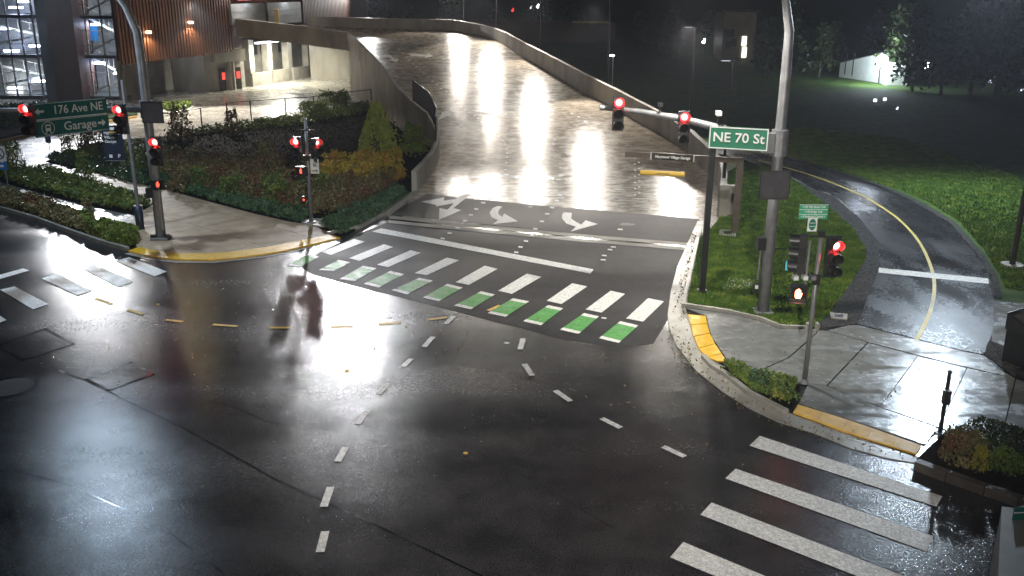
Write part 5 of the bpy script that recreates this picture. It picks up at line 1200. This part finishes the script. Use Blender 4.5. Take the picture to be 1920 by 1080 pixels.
# ------------------------------------------------------------------ stair tower (left)
tw = empty('stair_tower', (0, 0, 0), 0, 'glazed stair tower with steel frame, landings and bright ceiling lamps at the far left', 'building')
DT = 88.0
def X(px, py=120, D=DT): return DP(px, py, D).x
zs = [0.2, 3.9, 7.4, 10.9, 14.4, 17.9]
def tower(x0, x1, tag_):
    for z in zs: MB().box(((x0 + x1) / 2, DT + 2.2, z), (x1 - x0, 4.6, .28)).build('floor_slab', M['charcoal'], tw)
    MB().box(((x0 + x1) / 2, DT + 4.5, 9), (x1 - x0, .2, 18)).build('back_wall', M['panel_in'], tw)
    n = max(3, int((x1 - x0) / 1.15))
    for i in range(n + 1):
        x = x0 + (x1 - x0) * i / n; MB().box((x, DT, 9), (.13, .16, 18)).build('mullion', M['frame'], tw)
    for z in zs[:-1]:
        for h in (.25, 1.1, 2.3): MB().box(((x0 + x1) / 2, DT - .02, z + h), (x1 - x0, .08, .06)).build('rail', M['frame'], tw)
        # stair flights with railing
        w = MB(); m2 = (x0 + x1) / 2
        a = Vector((x0 + .4, DT + 1.2, z + .1)); b = Vector((x1 - .6, DT + 1.2, z + 3.4 / 2)); c2 = Vector((x0 + .4, DT + 2.6, z + 3.45))
        for p, q in ((a, b), (Vector((b.x, b.y + 1.4, b.z)), c2)):
            dd = q - p; L = dd.length; u = Vector((0, 0, 1))
            w.cyl(p, q, .13, n=4); w.cyl(p + u * .95, q + u * .95, .035, n=4)
            for k in range(9): r_ = p.lerp(q, k / 8); w.cyl(r_, r_ + u * .95, .02, n=4, cap=False)
        w.build('stair_flight', M['frame'], tw)
xa, xb, xc, xd = X(-120), X(73), X(140), X(229)
tower(xa, xb, 0); tower(xc, xd, 1)
# brown column
cl0, cl1, cl2 = X(76, 150, DT - 2), X(103, 150, DT - 2.6), X(148, 150, DT - 2)
MB().prism([(cl0, DT + 1.5), (cl0, DT - 1.2), (cl1, DT - 2.6), (cl1, DT + 1.5)], 0, 22).build('column_cladding', M['charcoal'], tw)
MB().prism([(cl1 + .02, DT - 2.6), (cl2, DT - 1.6), (cl2, DT + 1.5), (cl1 + .02, DT + 1.5)], 0, 22).build('column_cladding', M['maroon'], tw)
for (px, py, w_, off) in ((180, 46, 1.2, 2.0), (138, 47, .6, 1.0), (187, 118, 1.2, 2.0), (149, 122, .5, 1.0), (45, 3, 1.3, 1.5), (6, 55, 1.2, 1.5), (66, 86, 1.4, 1.0), (72, 152, 1.5, 1.0), (30, 14, 1.6, 3), (22, 95, 1.8, 3), (28, 165, 1.8, 3.5), (219, 137, .7, .3)):
    q = DP(px, py, DT + off); MB().box((q.x, q.y, q.z), (w_ * .7, .4, .16)).build('ceiling_lamp', M['lamp_blue'] if px not in (219, 28) else M['lamp_white'], tw)
for px, py, w_, h_ in ((174, 62, .9, 1.4), (152, 48, .7, .7)):
    q = DP(px, py, DT + 3); MB().box((q.x, q.y, q.z), (w_, .05, h_)).build('blue_panel', M['blue_panel'], tw)
for z, px in ((3.4, 190), (7.0, 190), (10.4, 190), (3.4, 20), (7.0, 20), (10.4, 30)):
    x = X(px); area('landing_light', (x, DT + 1.6, z), (x, DT + 1.6, 0), 120, 2.5, .8, (.86, .93, 1))
MB().box((X(150), DT + 4.8, 20), (34, 1.0, 4)).build('upper_wall', M['charcoal'], tw)
sp = DP(258, 0, DT - .5); MB().box((sp.x, sp.y + .3, 16.5), (1.0, .6, .4)).build('floodlight', M['dark_metal'], tw)
spot('tower_flood_and_fill_light', (sp.x, sp.y - .3, 16.2), G(250, 515), 80000, (1, .98, .95), 11, .6, .9)
spot('tower_flood_and_fill_light', (sp.x + .4, sp.y - .3, 16.2), G(420, 425), 105000, (1, .79, .52), 24, .5, .9)  # warm fill added to brighten the sidewalk, not a lamp of the tower
sp = DP(105, 0, DT - 3.4); MB().box((sp.x, sp.y + .3, 12.6), (1.0, .6, .4)).build('floodlight', M['dark_metal'], tw)
spot('tower_flood_and_fill_light', (sp.x, sp.y - .3, 12.3), (-27, 57, 0), 26000, (.97, .98, 1), 26, .4, .9)

# ------------------------------------------------------------------ far background, right and top
sh_ = G(1575, 142); se = G(1643, 150); r = empty('white_shed', (0, 0, 0), 0, 'small white sided building lit by a very bright floodlight', 'building')
a = G(1573, 141); b = G(1646, 152); ht = HZ(a, 118); htb = HZ(b, 98)
w_ = wall_seg(a, b, -.2, ht, -.2, htb, 5, 1); w_.build('wall', M['white_wall'], r)
n_ = int((b - a).length / .5)
e_ = MB(); 
for px in (1583, 1597): p_ = a.lerp(b, (px - 1573) / 73); e_.box((p_.x + .05, p_.y - .08, 1.5), (.16, .1, 2.6), math.atan2(b.y - a.y, b.x - a.x))
e_.build('dark_trim', M['roofing'], r)
RB = MB(); u = Vector((0, 0, .12)); A_ = Vector((a.x - .3, a.y - .4, ht)); B_ = Vector((b.x + .2, b.y - .4, htb)); n2 = Vector((.5, 6, 0))
RB.add([A_, B_, B_ + n2, A_ + n2, A_ + u, B_ + u, B_ + n2 + u, A_ + n2 + u], ((3, 2, 1, 0), (4, 5, 6, 7), (0, 1, 5, 4), (1, 2, 6, 5), (2, 3, 7, 6), (3, 0, 4, 7))); RB.build('roof', M['roofing'], r)
b2 = G(1660, 157); wall_seg(b, b2, -.2, 2.3, -.2, 2.0, 2, 1).build('porch', M['white_wall'], r)
q = DP(1654, 113, b.y - 3); o = empty('floodlight', q, 0, 'glaring blue white floodlight at the corner of the white building', 'lamp')
bpy.ops.mesh.primitive_uv_sphere_add(segments=16, ring_count=10, radius=.6); sph = bpy.context.object; sph.name = 'lamp_globe'; sph.parent = o; sph.data.materials.append(emi('glare', (.75, .85, 1), 120))
MB().cyl((0, .3, .2), (0, .3, -q.z), .06, n=6).build('post', M['dark_metal'], o)
spot('shed_floodlight_light', (q.x - .8, q.y - 1.2, q.z), (a.x + 2, a.y, 1), 500, (.85, .93, 1), 170, .3)
r = empty('far_house', (0, 0, 0), 0, 'dim house with a tall bright stairwell window beyond the field', 'building')
h0, h1 = DP(1352, 110, 135), DP(1412, 110, 135); MB().box(((h0.x + h1.x) / 2, 138, 3.5), (h1.x - h0.x, 6, 7)).build('wall', M['tan'], r)
MB().prism([(h0.x - .4, 134.6), (h1.x + .4, 134.6), (h1.x + .4, 141.5), (h0.x - .4, 141.5)], 7.0, 7.3).build('roof', M['roofing'], r)
for py0, py1 in ((68, 86), (88, 108)):
    t_, u_ = DP(1396, py0, 134.9), DP(1396, py1, 134.9); MB().box((t_.x, 134.85, (t_.z + u_.z) / 2), (.62, .1, t_.z - u_.z)).build('window', emi('stair_window', (1, 1, .85), 1.4), r)
for px, py in ((1362, 62), (1372, 62), (1376, 80), (1366, 84)):
    t_ = DP(px, py, 134.9); MB().box((t_.x, 134.85, t_.z), (.7, .1, 1.0)).build('window', M['glass'], r)
t_ = DP(1400, 36, 133); spot('house_wall_light', (t_.x, 132, 7.6), (t_.x - 2, 136, 2), 14, (1, .95, .7), 150, .1)
k = 0
NM = ('pair of small white lights beyond the field', 'bright little cluster lamp right of the white building', 'faint lamp left of the white building', 'three tiny white lights in the dark field', 'tiny lamp in the dark below the cluster lamp', 'warm porch light at the upper right edge', 'warm lit eaves at the very right edge', 'bluish glimmer through trees at the right edge', 'small bluish lights left of the right edge glimmer', 'faint white light far beyond the ramp', 'second faint white light far beyond the ramp', 'red tail light far beyond the ramp wall')
for (px, py, D, sz, m_, lb) in ((1319, 79, 140, .35, 'lamp_white', NM[0]), (1737, 126, 125, .55, 'lamp_white', NM[1]), (1513, 107, 140, .25, 'lamp_dim', NM[2]), (1641, 188, 90, .28, 'lamp_dim', NM[3]), (1682, 204, 85, .12, 'lamp_dim', NM[4]), (1888, 54, 150, .5, 'lamp_warm', NM[5]), (1910, 50, 150, .8, 'lamp_warm', NM[6]), (1905, 185, 105, 1.2, 'window_lit', NM[7]), (1858, 152, 110, .5, 'lamp_dim', NM[8]), (1008, 13, 160, .3, 'lamp_white', NM[9]), (995, 15, 160, .22, 'lamp_dim', NM[10]), (961, 20, 160, .3, 'dim_red', NM[11])):
    q = DP(px, py, D); o = empty('far_light', q, 0, lb, 'lamp'); MB().cyl((0, .1, 0), (0, .1, -q.z), .05, n=5).build('post', M['dark_metal'], o)
    w_ = MB()
    if m_ == 'window_lit': w_.box((0, 0, 0), (sz, .2, .35)); w_.box((.5, 0, .9), (.4, .2, .3)); w_.box((-.6, 0, .4), (.3, .2, .2))
    elif 'three' in lb: w_.box((0, 0, 0), (sz, .15, sz)); w_.box((.9, 0, .1), (sz, .15, sz)); w_.box((-.3, 0, -.9), (sz, .15, sz))
    else: w_.box((0, 0, 0), (sz, .2, sz * .8)); w_.box((sz * .4, 0, sz * 1.1), (sz * .5, .2, sz * .6))
    w_.build('lamp_body', M['lamp_dim'] if m_ == 'window_lit' else M[m_], o)
# low lit wall beyond the ramp
r = empty('far_wall', (0, 0, 0), 0, 'low pale wall far beyond the ramp catching a little light', 'wall'); a, b = DP(1000, 36, 150), DP(1154, 42, 150)
wall_seg(Vector((a.x - 20, 150, 0)), Vector((b.x, 150, 0)), -.5, a.z, -.5, b.z, .5, 1).build('wall_face', M['dark_slat'], r)
MB().box(((a.x * .3 + b.x * .7), 149.9, b.z), ((b.x - a.x) * .45, .3, .25)).build('coping', M['path_yellow'], r)

# trees beyond the field: trunk, limbs and leafy crown
def far_tree(x, y, h, kind, label):
    r = empty('tree', (x, y, -.3), random.uniform(0, 6), label, 'tree', 'trees beyond the field'); t = MB()
    t.tube([(0, 0, 0), (.15, .1, h * .4), (.1, -.1, h * .85)], h * .022, .04, 7)
    nb = 12; lim = []
    for i in range(nb):
        a_ = i * 2.4; zz = h * (.22 + .62 * i / nb); L = h * (.24 if kind else .2) * (1.15 - i / nb); e = Vector((math.cos(a_) * L, math.sin(a_) * L, zz + (L * .5 if kind else -L * .1))); t.tube([(0.1, 0, zz), e], .05, .02, 5); lim.append(e)
    t.build('trunk', M['bark'], r)
    n = 1500; j = rng.integers(0, nb, n); C = np.array([[e.x, e.y, e.z] for e in lim])[j] * np.stack([rng.uniform(.2, 1.1, n)] * 2 + [np.ones(n)], 1) + rng.normal(0, h * .045, (n, 3))
    tri_cloud('crown', C, h * .03, M['leaf_dark'], r)
pos = [(1200, 45, 150), (1255, 52, 140), (1330, 30, 155), (1440, 90, 120), (1475, 110, 112), (1540, 130, 118), (1560, 90, 130), (1690, 140, 112), (1720, 150, 104), (1775, 160, 100), (1830, 170, 98), (1880, 190, 92), (1800, 90, 135), (1860, 100, 128), (1640, 60, 140), (1500, 60, 150), (1910, 120, 112), (1010, 30, 165), (1070, 30, 165), (930, 20, 165), (840, 20, 170), (770, 20, 175), (710, 10, 175)]
places = ['far right of the ramp lamps', 'behind the fifth lamp pole', 'left of the dim far house', 'right of the dim far house', 'in the gap before the white building', 'left of the white building', 'behind the left end of the white building', 'just right of the glaring floodlight', 'under the cluster lamp', 'right of the cluster lamp', 'left of the bluish glimmer', 'in front of the bluish glimmer', 'high behind the cluster lamp', 'high behind the bluish glimmer', 'high above the white building', 'high between the house and the white building', 'at the upper right edge', 'above the low pale wall', 'right of the faint far lights', 'left of the faint far lights', 'behind the left part of the ramp crest', 'behind the crest beside the garage', 'closest to the dark garage panels']
for (px, py, D), wh in zip(pos, places):
    q = DP(px, 100, D); far_tree(q.x, D, random.uniform(7, 12), D % 2, 'dark tree ' + wh)
